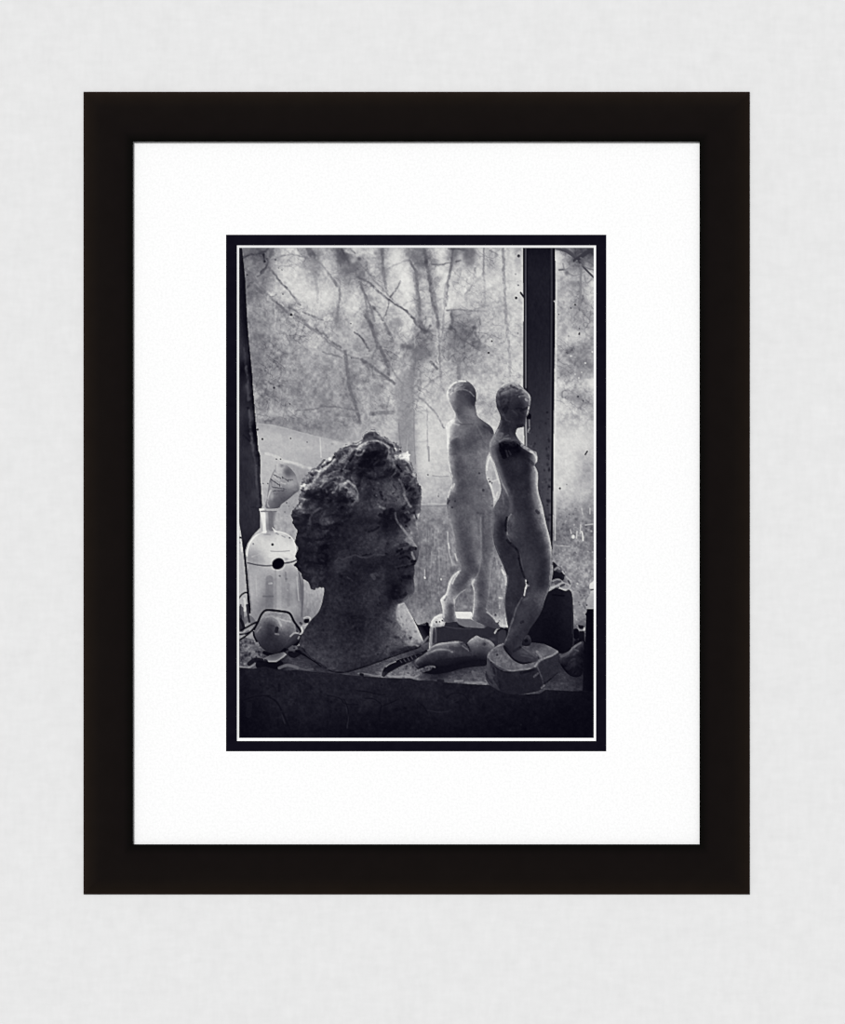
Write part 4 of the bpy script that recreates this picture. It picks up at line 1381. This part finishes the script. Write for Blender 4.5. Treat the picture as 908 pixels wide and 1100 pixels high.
    specks(50, 350, 440, 556, 650, 12, .8, 2.2, 62, .5)
    specks(60, 345, 418, 640, 715, 62, .6, 1.6, 63, .42)
    specks(50, 335, 425, 640, 715, 16, .8, 2.0, 64, .5)
    specks(40, 322, 420, 482, 545, 16, .8, 2.2, 65, .5)
    specks(40, 322, 372, 484, 530, 160, .6, 1.4, 66, .45)
    specks(30, 318, 400, 550, 630, 52, .7, 2.0, 67, .4)
    specks(30, 395, 436, 518, 545, 110, .5, 1.2, 68, .4)
    specks(26, 395, 436, 518, 545, 24, .6, 1.4, 69, .5)
    # neck
    patch('427.6,650 435,647.4 438,654 443,663.6 449,676 453.6,687.6 450,690 446,686 441,681 434,676 428,669 425.6,660', 172, .75, grain=9, blur=.7)
    ST('''
195 2.4 .7 : 429,650.6 429,660 432,668
190 2 .7 : 437,654 441,662 446,671 450,680
215 1.5 .85 : 440,657.6 445,667.4 450,677.6 454,687.6
215 1.4 .7 : 428.6,650 434,648
75 3 .5 : 421,652 421,664 424,672
110 2.4 .5 : 420,671 424,679 428,683
25 2.6 .5 : 413,665 420,668
30 2.4 .8 : 435,682 
20 2.6 .8 : 441,685.6
28 3.2 .8 : 433.6,689
28 2.4 .7 : 429,684.6 425,685
170 2.4 .8 : 434,688.4 438,689.6
165 2 .6 : 437,691.6 444,691 449,693.4
165 2 .6 : 444,688 448,684.6
140 2 .6 : 428,681 433,679.6
25 4 .85 : 420,702.6 430,698.6 440,696.4 447,695.4
60 2 .6 : 450,692 452,694.6
110 1.8 .6 : 413,701.6 415.6,703
150 1.6 .6 : 434,694 444,692.8 450,694
10 2.4 .9 : 352,720 360,722.4 368,722.6 380,720 395,715.6 412,709.4 428,703.6 442,699 452,694.6
10 2.2 .8 : 324,696 331,704.4 340,711 350,718
66 3 .5 : 334,693 344,703 354,709
78 2 .5 : 337,697 345,705
88 3 .4 : 345,704 352,709 360,708
52 2.4 .4 : 370,663 373,672 370,684
14 5 .5 : 379,663 390,664 388,676
14 3 .4 : 329,687 333,686
20 2 .5 : 341,648 340,656
''', soft=1.9, rough=0.9, op=0.85)
    specks(26, 424, 450, 660, 692, 90, .6, 1.4, 70, .5)


def paint_sack():
    region('paper_sack|dark sack with a crumpled open top', '''
592,634 598,631.4 606,632.4 613,634.6 615.2,642 616,655 616.2,672 615.6,688 613,698 604,702 598,700.6 590,697 580,692 570,690 556,690 558,682 566,674 572,664 577,652 582,641''', '''
592 636 20 604 636 18 612 640 30 590 650 15 602 650 14 612 655 22 582 668 12 600 668 12 612 675 18 575 685 12 595 688 8 610 692 12''', grain=3)
    V[:] = V + CLIP[0] * 4
    BL('608 655 6 16 32 .5; 596 650 10 10 24 .4')
    crust(0.15)
    ST('''
24 1 .5 : 585,658 588,655 590,660 593,653
24 1 .5 : 594,655 596,660 598,652 600,658
26 1 .5 : 600,652 601,648 604,649 605,656
22 1 .5 : 583,664 595,661 606,655
24 1 .5 : 588,652 598,648 606,646
45 1.8 .6 : 614.6,642 615.2,660 615.2,680
6 2 .6 : 594,639 606,640
''')
    CLIP[0] = None
    region('paper_sack', '''591.6,632 593,622 594.4,614 594,604 596.6,605 600,608 603.6,609.8 606.4,613 608,617.6 611.6,621 614,627 613,631 608,634.6 602,632.6 597,631.6''', '''
594 608 40 598 610 90 598 616 30 603 617 60 595 622 24 600 622 36 606 620 120 594 628 130 600 626 140 606 627 110 611 628 150 608 633 165 600 631 165''', grain=6, keep=True)
    ST('''
20 3.6 .8 : 594.6,605.6 597,608.6
150 2 .8 : 596,612 599,609.6 601,611
20 5 .85 : 597,616 601,618 606,616
18 4 .9 : 595,621 600,621 604,621.6
200 1.8 .8 : 604.6,614 607,617
150 3 .7 : 605,610.6 608,616 612,621
30 2 .8 : 606,618 605,622
165 2 .8 : 594,624 600,622.4 605,626 608,630
70 2.6 .7 : 597,627 602,624.6 
170 1.6 .8 : 600,628 605,626 611,628
55 2.4 .8 : 602.6,629.6 606,628
190 1.6 .8 : 592,631 598,630.4 603,632.6 608,633.8
50 2.4 .7 : 611,624 613,627
180 1.4 .8 : 608.6,619.6 612.4,623.6 614,627.6
30 2 .6 : 597,631.6 600,631
''')


def paint_right_things():
    CLIP[0] = None
    ST('''
150 6 .6 : 620,640 622,660
125 4 .6 : 617,668 622,668.6 627,668
12 4 .9 : 622.6,673.4 625.6,673.8
8 6 .95 : 619,678 619.4,684
10 6 .9 : 625,680 625,688
150 1.6 .8 : 620,671.6 623,677 628,676.6
110 2.4 .8 : 617,671 619,674
190 2.2 .8 : 627.6,676.4 628,675
110 3 .7 : 624,669.6 628,670
10 8 .85 : 621,691 626,692
''')
    region('stone|rough dark stone leaning by the sack', '''600.6,703 606,701 611,698 617,693.6 622,690.4 626.6,689 627,695 626.6,712 625.6,724 620,727.4 613,726 606.6,720 602,713''', '''
604 704 60 612 699 70 620 693 80 610 710 34 620 706 34 606 716 20 616 720 26 624 715 20 624 698 30''', grain=7)
    emboss(0.25, sc=(6.0, 3.0), wt=(1, .7))
    ST('''
100 3 .75 : 603,705 608,703 614,698.6
120 1.8 .8 : 612,699 618,694.4 624,690.4
90 1.8 .7 : 616,697 621,699
8 4 .7 : 603,715 608,722
''')
    region('pale_bottle|pale topped bottle cut by the right edge', '''633.4,640 634.6,634.4 633.2,631.6 633.8,627.6 636,625.4 640,625 640,655 630.4,655 630.4,645 631.6,641.6''', '''
636 628 214 637 640 170 634 646 166 638 650 158''', grain=4)
    ST('60 1.5 .9 : 634,633.8 640,633\n215 3 .7 : 636,628 636,630.6\n30 2 .8 : 630.6,639 631.4,636.6\n40 2 .7 : 630.4,650')
    region('black_upright|black upright at the right edge', '''640,654 631,654 630,658 628.6,659.6 629.8,661.6 629.4,675 629,690 627,700 626.6,720 626,742 640,743''', '''
636 660 6 634 690 7 630 715 11 636 735 7''', grain=2, smooth=False)


def paint_front_figure():
    region('plinth|rough plaster block under the nearer figurine', '''
523.4,705 525,700.6 529,696.8 535,693 541,690.6 546,693.6 556,692 574,690.4 584,691.6 592,695 599.4,699 600.4,701 600.4,712 599.6,722.6 593,729 586,735 584.6,738.6 578,742.4 566,745 552,746.4 540,744.4 533,741 526,736 522.2,730 521.2,724 523.2,718''', '''
526 704 112 535 698 104 545 700 100 530 708 114 540 712 100 550 716 92 560 718 96 536 716 104 524 712 95 526 722 72 524 728 50 530 724 60 533 732 34 540 728 28 550 730 26 560 730 28 572 730 30 545 742 18 570 740 22 580 694 76 588 696 104 594 699 110 584 704 110 578 706 100 590 712 44 596 710 38 586 722 42 596 722 36 582 732 34''', grain=6, smooth=False)
    patch('524.4,706 530,712.4 535.4,717.4 541,720.4 550,721.2 560,720 569,719 576,716.6 579.6,722 582.6,729 584.4,738 578,742.4 566,745 552,746.4 540,744.4 534,741 531,734 528,724', 36, .92, smooth=False, blur=.5)
    patch('523.4,706 526,708 530,713 533,718 534,728 537,742 526,736 522.2,730 521.2,724 523.2,718', 66, .8, smooth=False, blur=.6)
    patch('577.6,716 580.4,711.4 585,708.4 592,705.6 600.4,701.4 600.4,712 599.6,722.6 593,729 585.4,735 582.6,727', 46, .92, smooth=False, blur=.5)
    patch('524.6,704.6 529,698.2 535,694.4 541,692 547,700 556,708 566,712 575,711 577.4,713 575.6,716 568,718 558,719.4 548,720 541,719.2 534,715.6', 112, .6, smooth=False, blur=.6)
    crust(0.2, sc=(1.3, 2.6, 5.0))
    ST('''
165 1.6 .75 : 524.4,704 529,698 535,694 541,691.4
150 1.6 .75 : 524.6,706 530,712 535,717 541,719.6 548,720.4
165 1.6 .7 : 541,720 550,720.6 560,719.4 568,718.4 575,716
160 2 .8 : 575,716 577.6,712 582,708.4 588,706 594,703.6 599,700
25 2.4 .85 : 534,703.4
70 1.4 .6 : 527,702.4 534,700
85 4 .5 : 524.6,711 525,720 529,727
22 2.4 .7 : 528,712 530,718 532,724
25 2 .6 : 521.8,722 524,728 529,734
20 5 .5 : 532,728 538,738
14 3 .6 : 530,713.6 538,719 548,722.6
100 1.3 .7 : 577,716 579.4,721.6 582.6,729 584.4,737
120 2 .7 : 574,727 578,723.6
10 2.6 .9 : 585,734.6 592,730 599.6,723.6
140 2 .8 : 582,738.6 585,736
100 8 .4 : 586,698 592,700
150 2.4 .6 : 577,700 582,706 
14 3 .8 : 574.6,708 578,707
12 3 .6 : 560,723 574,719.4
''', soft=1.4, rough=0.3)
    specks(20, 526, 575, 700, 718, 70, .6, 1.3, 81, .5)
    region('figurine|dark standing plaster figurine nearest to us', '''
547,410.6 552,410.2 556.4,412 561,416 565,419.6 568.6,423.4 570,427 570,433 569,438 568.2,441.6 567.4,444.6 565.6,448 565,453 563.6,457.6 561,459.2 556.6,460 554.6,463 554.4,467 557,471.4 560,475 563.6,478.2 569,481.4 573.6,484.4 576,485.4 576.8,488 577.6,491.6 576.8,496 574.4,499.6 575.6,502.4 577.6,507 578.2,513 577.8,522 579,531 582.4,542 584.6,552 586.6,562 590,575 592.4,587 593,598 592.4,612 591.4,625 590,633.4 586,643 582,656 576,666.6 570,675 567,681 563,688 561.4,693 566,697 572,701.6 577.4,706 577.6,709.6 571,712 562,713.6 556,711.6 551,708.6 546,703 541.4,697 540.8,692.6 543,687.6 546.4,678 544.6,668 543,656 542.4,648 543.4,636 544.8,626 544.4,618 541,608.6 536,597 531.4,585.6 529.4,574 529.2,561 530,548 532.4,541.4 536.6,534 538.4,527 537.6,519 535,509 531.6,498 528,491 526,483 525.6,478 527,473.6 531,466.4 534,461 536.6,455 538,449 536.4,443.4 534,438 532.8,430 533.4,423.4 537,416.4 541,412.6''', '''
537 420 110 545 414 150 552 413 135 560 418 96 566 423 130 535 430 62 542 424 74 550 421 84 558 424 70 566 430 92 537 438 46 545 434 40 553 432 40 562 436 40 567 440 90 540 446 52 548 442 42 556 444 36 562 448 32 543 454 36 550 454 44 557 455 34 562 454 50
538 462 70 543 464 40 549 462 42 553 466 40 530 474 130 536 472 96 542 472 62 550 470 60 556 474 76 562 480 70 527 483 120 533 486 62 540 480 12 548 482 14 556 480 14 563 484 34 570 488 62 575 490 160 531 494 110 537 498 52 545 494 28 552 494 36 560 494 38 568 496 44 574 497 120
535 508 110 541 510 52 550 508 36 560 506 38 570 506 56 576 508 180 539 520 105 545 522 54 553 520 40 562 520 42 571 520 60 576 520 170 537 532 92 541 530 92 547 534 66 554 534 46 562 534 44 570 534 58 577 532 160 532 546 92 538 546 84 545 546 74 554 546 52 564 546 42 573 546 62 580 546 160
531 560 96 536 560 54 541 560 42 544 562 30 548 560 82 556 560 62 565 558 42 575 560 60 583 560 150 530 575 84 536 575 44 541 575 36 546 574 82 554 574 62 564 575 48 574 574 46 582 574 70 588 576 150 533 585 66 540 586 40 548 586 36 556 586 56 566 586 50 576 586 46 585 588 58 591 590 150
540 600 44 548 600 42 555 600 34 560 602 60 568 602 58 578 602 48 587 602 50 592 602 120 546 615 48 554 615 44 560 614 30 566 615 60 576 615 52 586 616 44 591 618 90 548 630 50 556 630 44 562 630 36 568 628 56 576 628 54 585 628 46 590 630 76 546 645 46 552 645 42 558 645 34 566 642 66 574 644 68 582 642 84 546 658 44 551 660 42 556 656 60 562 655 62 570 655 54 578 654 60 547 670 40 550 676 66 556 670 58 564 668 50 572 664 44 546 685 66 552 686 46 560 682 46 566 678 40 543 694 40 550 698 36 556 700 54 562 700 66 570 704 62 574 707 58 558 710 40''', grain=4.5)
    crust(0.16, sc=(1.4, 2.6, 6.0), wt=(.5, .5, .4))
    V[:] = V + CLIP[0] * 5
    emboss(0.24, '533,440 533,424 538,414 548,410 560,414 569,423 566,427 556,426 546,436 540,446', sc=(5.0, 2.6), wt=(1, .8), swirl=3)
    ST('''
128 6 .45 : 529,484 533,497 538,512 544,527
110 5 .4 : 544,527 549,536 549,548
120 6 .4 : 575,505 573,520 578,540
''', soft=4)
    BL('551 417 10 4 118 .5; 566 421 5 3 130 .4; 536 424 2.4 5 110 .4; 545 424 6 4 84 .4; 552 430 5 4 66 .4; 551 434 3 5 52 .4; 568 610 9 18 66 .45; 560 565 8 10 72 .35; 578 600 7 16 62 .3; 552 615 4 20 52 .4; 561 662 8 14 68 .4')
    ST('''
205 2 .85 : 536,417.6 540.4,413.6 546,411.4 552,411 556.6,413.4
170 2.4 .7 : 541,416 547,412.6 553,413.6 559,417
120 2 .6 : 535.6,424 539,419 544,416
45 2 .7 : 538.4,428 537,422 541,418
60 2.4 .6 : 545,418 551,416 556,418
40 2.6 .7 : 549,414.6 552,416
170 2 .75 : 560,416.6 564,420 568,423.4
190 1.8 .8 : 568.4,424 569.4,429 568.6,434
150 2 .7 : 558,426 563,425 567.4,427
50 2 .7 : 556,425 562,423.6
175 2.4 .7 : 565,428.6 566.6,430.4
95 1.6 .5 : 537,436 534.4,430 534.6,425
90 2 .5 : 536,441 540,446
22 3.4 .7 : 541,440 545,438 543,443
22 2 .7 : 555,439 560,438.6
18 3 .75 : 560,441 566,438.4
22 2.6 .6 : 562,444
205 1.6 .85 : 568.2,437 567.6,442 566.4,446.6
150 1.4 .6 : 565.8,448 565,454
70 2 .5 : 551,441 556,446
85 2 .5 : 541,446 544,451 548,453
20 3 .6 : 556,457.6 561,456.6
120 2.2 .7 : 538.6,452 537.4,458 535,462
55 2 .5 : 538,460 540,452
155 2 .75 : 535,462 531,469 527.6,474.6 527,479
165 1.4 .6 : 526.6,476 527,483 529,492 532,499
125 2.4 .6 : 535.4,466 540,466 538,470
110 1.8 .6 : 541,470 546,467.6
130 1.8 .7 : 537,474 542,471.4 548,471
60 2.4 .6 : 548,462 550,469
190 2.4 .8 : 556,467.6 558,472 562.4,477
6 9 .85 : 541,478 546,479.6 553,478
6 6 .8 : 538.6,478 539.6,484 542,490
6 5 .7 : 553,475.6 558,479 557,484
48 1.6 .7 : 546.4,484 549,488.6
60 2 .6 : 543.6,484 545.6,490
105 1.4 .7 : 537.4,475 543,472.6 552,473 558,477
12 2.4 .7 : 562,479.6
190 3 .75 : 560.6,478.4 566,482 572,485.6
205 2 .7 : 570.4,485 574.6,488.6 576.2,492
205 1.6 .85 : 576.8,491 576,496
20 3 .6 : 568,494 573,498.4
150 2.6 .5 : 572.6,502 574,506
195 2.2 .75 : 574.6,501.6 576.4,506.6 577,512 576.4,520
195 1.6 .8 : 577,520 577.8,528 580,536
190 1.8 .8 : 579,534 582,543 584.4,554 586,562
190 1.8 .8 : 586,562 589,573 591,582 592,590
165 1.6 .7 : 592.2,590 592.4,600 591.6,615 590.6,628
130 1.4 .6 : 590,630 587,639 585,644
22 3 .8 : 576.6,548.6 578.6,551
90 4 .45 : 577,545 580,556
130 3 .5 : 581,563 583,567
150 1.4 .6 : 530.6,495 534,504 537,512 541,521 545,530
150 1.5 .65 : 537.4,514 540.4,521 543.6,527.6 546,533
125 1.6 .5 : 536,523 540,533 541,541
120 1.3 .6 : 533,541 530.8,548 530,560 529.8,573
100 3 .4 : 546,533 549,541 548,549
150 1.3 .8 : 549,552.4 546.6,556.4 545.2,562 544.8,568 545.2,574
100 2.4 .5 : 549,554 547,560 546.6,570
14 2.6 .8 : 544.6,556 543.6,562 543.8,570
110 1.4 .5 : 545,575 547.6,581 551,586
18 2.6 .75 : 545,580 549,585 554,589
16 2.4 .8 : 549,583.6 553,588 556.4,592 557.6,600
14 2.2 .8 : 557.6,600 559.8,610 563.4,620
90 1.4 .5 : 558.6,594 560.4,604 563,613
110 1.2 .5 : 532.6,586 537,597 541.6,608
130 1.2 .6 : 545.4,618 545.4,627 544,636
110 1.2 .5 : 543,640 543.2,655 545.4,668
120 1.5 .7 : 561,642 556.6,650 554,656 551,666 547,677 543.6,688
120 2.6 .4 : 562,645 566,643
95 2 .45 : 574,644 578,647 580,642
110 2 .5 : 582,643 580,650
14 3 .6 : 560,668.6 562,668
25 2.4 .6 : 563,634 564,640
12 3 .8 : 541.6,695 545,698 549,702
20 3 .6 : 552,700 558,696 562,694
110 1.8 .5 : 561,694.6 565,697.6 570,700.6
90 2 .4 : 556,703 562,700 570,703
12 2.4 .8 : 553,709 560,712.6 569,712
130 1.6 .5 : 541.4,692 544,687
110 1.8 .5 : 549,670 551,664
''', soft=1.4, rough=0.3)
    BL('553 703 7 5 50 .6; 562 707 8 4 50 .55; 572 707 5 3 58 .5; 548 698 5 4 44 .5')
    ST('''
100 1.8 .6 : 560.6,694 565,697.8 571,702 576,706
14 2 .8 : 543.6,699 549,705.6 555,710.4 563,712.6 571,711.6
92 1.6 .5 : 560,704 566,705 572,707
88 1.4 .5 : 561,700 567,703
20 1.4 .5 : 552,700 557,697 561,694
''', soft=1.4, rough=0.3)
    # the sliver of window between her knees
    CLIP[0] = None
    ST('''
205 1.4 .9 : 565,623.4 565.4,627
215 1.8 .9 : 566,628.6 564.8,632
205 1.5 .9 : 564.6,632 563.4,639.4
150 1.6 .8 : 566.6,629.6 568,629
14 2.6 .9 : 566.6,625.6
''')
    # toe-pad behind the heel
    region('plaster_lump|lump of plaster behind the heel', '''561,693 562,687 565.6,682.4 569,683 571,688 569.6,693 566,694''', '''563 690 30 567 684 50 569 690 36''', grain=3)
    ST('12 4 .8 : 565.4,688.4\n70 1.6 .6 : 563.6,686 566.6,683 569,686')
    # glints on the glass between the two figurines
    CLIP[0] = None
    ST('''
225 2.2 .85 : 539.6,612 542,617
205 2 .8 : 543.2,620 543.6,628
190 1.6 .7 : 540,622 539.6,632
190 1.4 .6 : 533.6,601 534,606
150 1.5 .6 : 531.6,618 532,622
170 4 .6 : 538,641 537.4,650
215 2 .8 : 536.6,642 539.6,642.6
218 1.6 .8 : 537,650 537,653
30 2.8 .9 : 532.2,660.6
20 2.4 .9 : 534.8,669
50 1.6 .8 : 536.6,667
190 1.7 .7 : 523.6,657.4 528,661.4 531,664.6
225 1.8 .85 : 531,665 534.4,668
215 1.4 .8 : 543.4,664 545,673
200 3 .7 : 538,672 541.6,673.6
60 1.5 .7 : 531,599
60 1.4 .7 : 538.6,608
150 1.4 .6 : 535,640 537,636
''', soft=1.5, rough=0.5)
    # bright gap between the two torsos
    patch('526.4,489.6 529,493 531.4,499 534,508 536.6,517 537.8,524 536.6,531 533.4,538 531,538 529.6,531 527.4,523.6 524,515 522.4,508 523,501 524.6,495', 184, .9, grain=9)
    ST('''
226 1.6 .8 : 526.4,491 524.6,496 523.2,505
224 2.4 .8 : 523.6,513 527,521 530,530 532,537
222 1.4 .7 : 527,491 530,499 533.4,510 537,520
150 4 .5 : 530,508 531,514
35 2.2 .9 : 526,517.6
60 1.5 .8 : 524.8,514.8
70 1.6 .8 : 528.6,518.8
215 1.6 .7 : 530,517 535,515
225 1.6 .8 : 533,536 534.4,529
''', soft=1.5, rough=0.5)


def paint():
    paint_view()
    paint_posts()
    paint_left_things()
    paint_sill()
    paint_small_left()
    paint_plinth_pale()
    paint_figure_pale()
    paint_torso()
    paint_rasp()
    paint_bust()
    paint_right_things()
    paint_sack()
    paint_front_figure()
    CLIP[0] = None



# ------------------------------------------------------------------ finishing the print
def finish():
    g = V + 0.55 * (V - soften(V, 1.1))
    rs = np.random.RandomState(5)
    n = rs.normal(0, 1, (H, W))
    n = soften(n, 0.6) * 1.6
    g = g + n * (1.2 + 3.2 * np.clip(g / 160.0, 0, 1))
    g = np.clip(g, 3, 245)
    g = g - 13.0 * np.sin(np.pi * np.minimum(g, 225.0) / 225.0) ** 1.6
    b = g + np.interp(g, [0, 60, 120, 170, 205, 245], [10, 8.5, 5.5, 2.5, -1.5, -4.5])
    r = g + np.interp(g, [0, 60, 160, 245], [0.8, 0.4, 0.2, 0.3])
    f = ALB / srgb_lin(252.0)
    return np.dstack([srgb_lin(r) * f, srgb_lin(g - 0.3) * f, srgb_lin(b) * f])


def build_print(parent, depth, mat):
    ink = finish()
    fr = R[:-1, :-1]
    idx = np.arange(H * W).reshape(H, W)
    quads = np.stack([idx[:-1, :-1], idx[1:, :-1], idx[1:, 1:], idx[:-1, 1:]], -1)
    xs = (XX - 454.0) * MM * (CAM_D - depth) / CAM_D
    zs = (550.0 - YY) * MM * (CAM_D - depth) / CAM_D
    co = np.stack([xs, np.full_like(xs, -depth), zs], -1).reshape(-1, 3)
    col = np.concatenate([ink.reshape(-1, 3), np.ones((H * W, 1))], 1)
    root = None
    for k, nm in enumerate(NAMES):
        q = quads[fr == k]
        if len(q) == 0:
            continue
        used, inv = np.unique(q.ravel(), return_inverse=True)
        me = bpy.data.meshes.new(nm)
        me.vertices.add(len(used)); me.vertices.foreach_set('co', co[used].ravel())
        me.loops.add(q.size); me.loops.foreach_set('vertex_index', inv.astype(np.int32).ravel())
        me.polygons.add(len(q))
        me.polygons.foreach_set('loop_start', np.arange(0, q.size, 4, dtype=np.int32))
        me.update(calc_edges=True)
        at = me.color_attributes.new('ink', 'FLOAT_COLOR', 'POINT')
        at.data.foreach_set('color', col[used].ravel())
        me.validate()
        o = link(nm.split('|')[0], me, mat, root or parent)
        if '|' in nm:
            o['label'] = nm.split('|')[1]
        if root is None:
            root = o
            o['label'] = 'glossy black and white photographic print of a studio window sill'
    return root


# ------------------------------------------------------------------ frame and mats
def ring(name, outer, inner, d_out, d_in, mat, parent, thick=0.0):
    """flat or bevelled rectangular ring; outer/inner are photo rectangles (x0,y0,x1,y1), depths in metres off the wall"""
    def rect(r, d):
        return [(wx(a, d), -d, wz(b, d) - HANG_Z) for a, b in ((r[0], r[1]), (r[2], r[1]), (r[2], r[3]), (r[0], r[3]))]
    v = rect(outer, d_out) + rect(inner, d_in)
    f = [(i, (i + 4), (i + 1) % 4 + 4, (i + 1) % 4) for i in range(4)]
    if thick:
        v += [(a, b + thick, c) for a, b, c in v[:8]]
        f += [(i + 8, (i + 1) % 4 + 8, (i + 1) % 4 + 12, i + 12) for i in range(4)]
        f += [(i, (i + 1) % 4, (i + 1) % 4 + 8, i + 8) for i in range(4)]
        f += [(i + 4, i + 12, (i + 1) % 4 + 12, (i + 1) % 4 + 4) for i in range(4)]
    return link(name, pymesh(name, v, f), mat, parent)


def build_rails(parent, mat):
    O = (89.7, 98.6, 805.6, 960.7)
    I = (142.9, 152.1, 751.7, 907.0)
    # profile: (fraction from the outer edge to the sight edge, height off the wall in mm)
    prof = [(0.0, 0.3), (0.0, 2.6), (0.004, 3.2), (0.012, 3.8), (0.03, 4.6), (0.07, 5.8), (0.14, 7.2), (0.25, 8.6), (0.4, 9.6), (0.55, 10.1), (0.7, 10.4), (0.85, 10.6),
            (0.94, 10.6), (0.975, 10.4), (0.992, 10.0), (1.0, 9.4), (1.0, 4.2)]
    cor = ((0, 1), (2, 1), (2, 3), (0, 3))
    for s in range(4):
        vs, fs, ac = [], [], []
        for f, h in prof:
            d = h * MM
            for e in (s, (s + 1) % 4):
                a, b = cor[e]
                px = O[a] + (I[a] - O[a]) * f
                py = O[b] + (I[b] - O[b]) * f
                vs.append((wx(px, d), -d, wz(py, d) - HANG_Z)); ac.append(f)
        n = len(prof)
        for k in range(n - 1):
            fs.append((2 * k, 2 * k + 2, 2 * k + 3, 2 * k + 1))
        # back and mitre ends
        fs.append((0, 1, 2 * n - 1, 2 * n - 2))
        fs.append(tuple(2 * k for k in range(n))[::-1])
        fs.append(tuple(2 * k + 1 for k in range(n)))
        me = pymesh('frame_rail', vs, fs)
        at = me.attributes.new('across', 'FLOAT', 'POINT')
        at.data.foreach_set('value', ac)
        link('frame_rail', me, mat, parent)


def build():
    wall = link('wall_back', pymesh('wall_back', [(-2.2, 0, 0), (2.2, 0, 0), (2.2, 0, 2.9), (-2.2, 0, 2.9)], [(0, 1, 2, 3)]), mat_wall())
    wall['kind'] = 'structure'
    root = bpy.data.objects.new('framed_photograph', None)
    root.location = (0, 0, HANG_Z)
    root.empty_display_size = 0.1
    C.objects.link(root)
    root['label'] = 'black framed photograph with wide white mat hanging on the pale wall'
    root['category'] = 'picture'
    build_rails(root, mat_frame())
    white = mat_paper('white_mat_board', (251.5, 251.5, 251.5), 3.5, 420)
    core = mat_paper('white_board_core', (253, 253, 253), 1.0, 300)
    black = mat_paper('black_mat_board', (17, 15, 26), 1.5, 120)
    m = ring('white_mat', (130, 140, 764, 920), (242.9, 252.2, 651.5, 807.1), 0.0050, 0.0050, white, root, 0.0004)
    m['label'] = 'wide white outer mat'
    b = ring('black_mat', (236, 245, 658, 814), (254.6, 263.6, 640.5, 796.0), 0.0042, 0.0042, black, root)
    b['label'] = 'narrow black inner mat'
    e = ring('mat_bevel', (254.6, 263.6, 640.5, 796.0), (257.0, 266.2, 638.0, 792.7), 0.0042, 0.0030, core, b)
    e['label'] = 'white cut edge'
    build_print(root, 0.0028, mat_print())

    # light: broad soft daylight from the upper left in front of the wall, plus the bright room
    sd = bpy.data.lights.new('daylight', 'SUN')
    sd.energy = 2.55
    sd.angle = math.radians(14)
    so = bpy.data.objects.new('daylight', sd)
    C.objects.link(so)
    so.location = (-1.5, -3, 4)
    from mathutils import Vector
    so.rotation_euler = Vector((0.26, 1.0, -0.30)).to_track_quat('-Z', 'Y').to_euler()
    w = bpy.data.worlds.new('room_light')
    bpy.context.scene.world = w
    w.use_nodes = True
    bg = w.node_tree.nodes['Background']
    bg.inputs['Color'].default_value = (1, 1, 1, 1)
    bg.inputs['Strength'].default_value = 0.34

    cd = bpy.data.cameras.new('camera')
    cd.sensor_fit = 'HORIZONTAL'
    cd.sensor_width = 36.0
    cd.lens = 36.0 * CAM_D / 0.908
    co = bpy.data.objects.new('camera', cd)
    C.objects.link(co)
    co.location = (0, -CAM_D, HANG_Z)
    co.rotation_euler = (math.pi / 2, 0, 0)
    sc = bpy.context.scene
    sc.camera = co
    sc.view_settings.view_transform = 'Standard'
    sc.view_settings.look = 'None'
    sc.view_settings.gamma = 1.0
    sc.view_settings.exposure = 0.0
    sc.view_settings.use_curve_mapping = False
    sc.cycles.filter_width = 1.2


paint()
build()
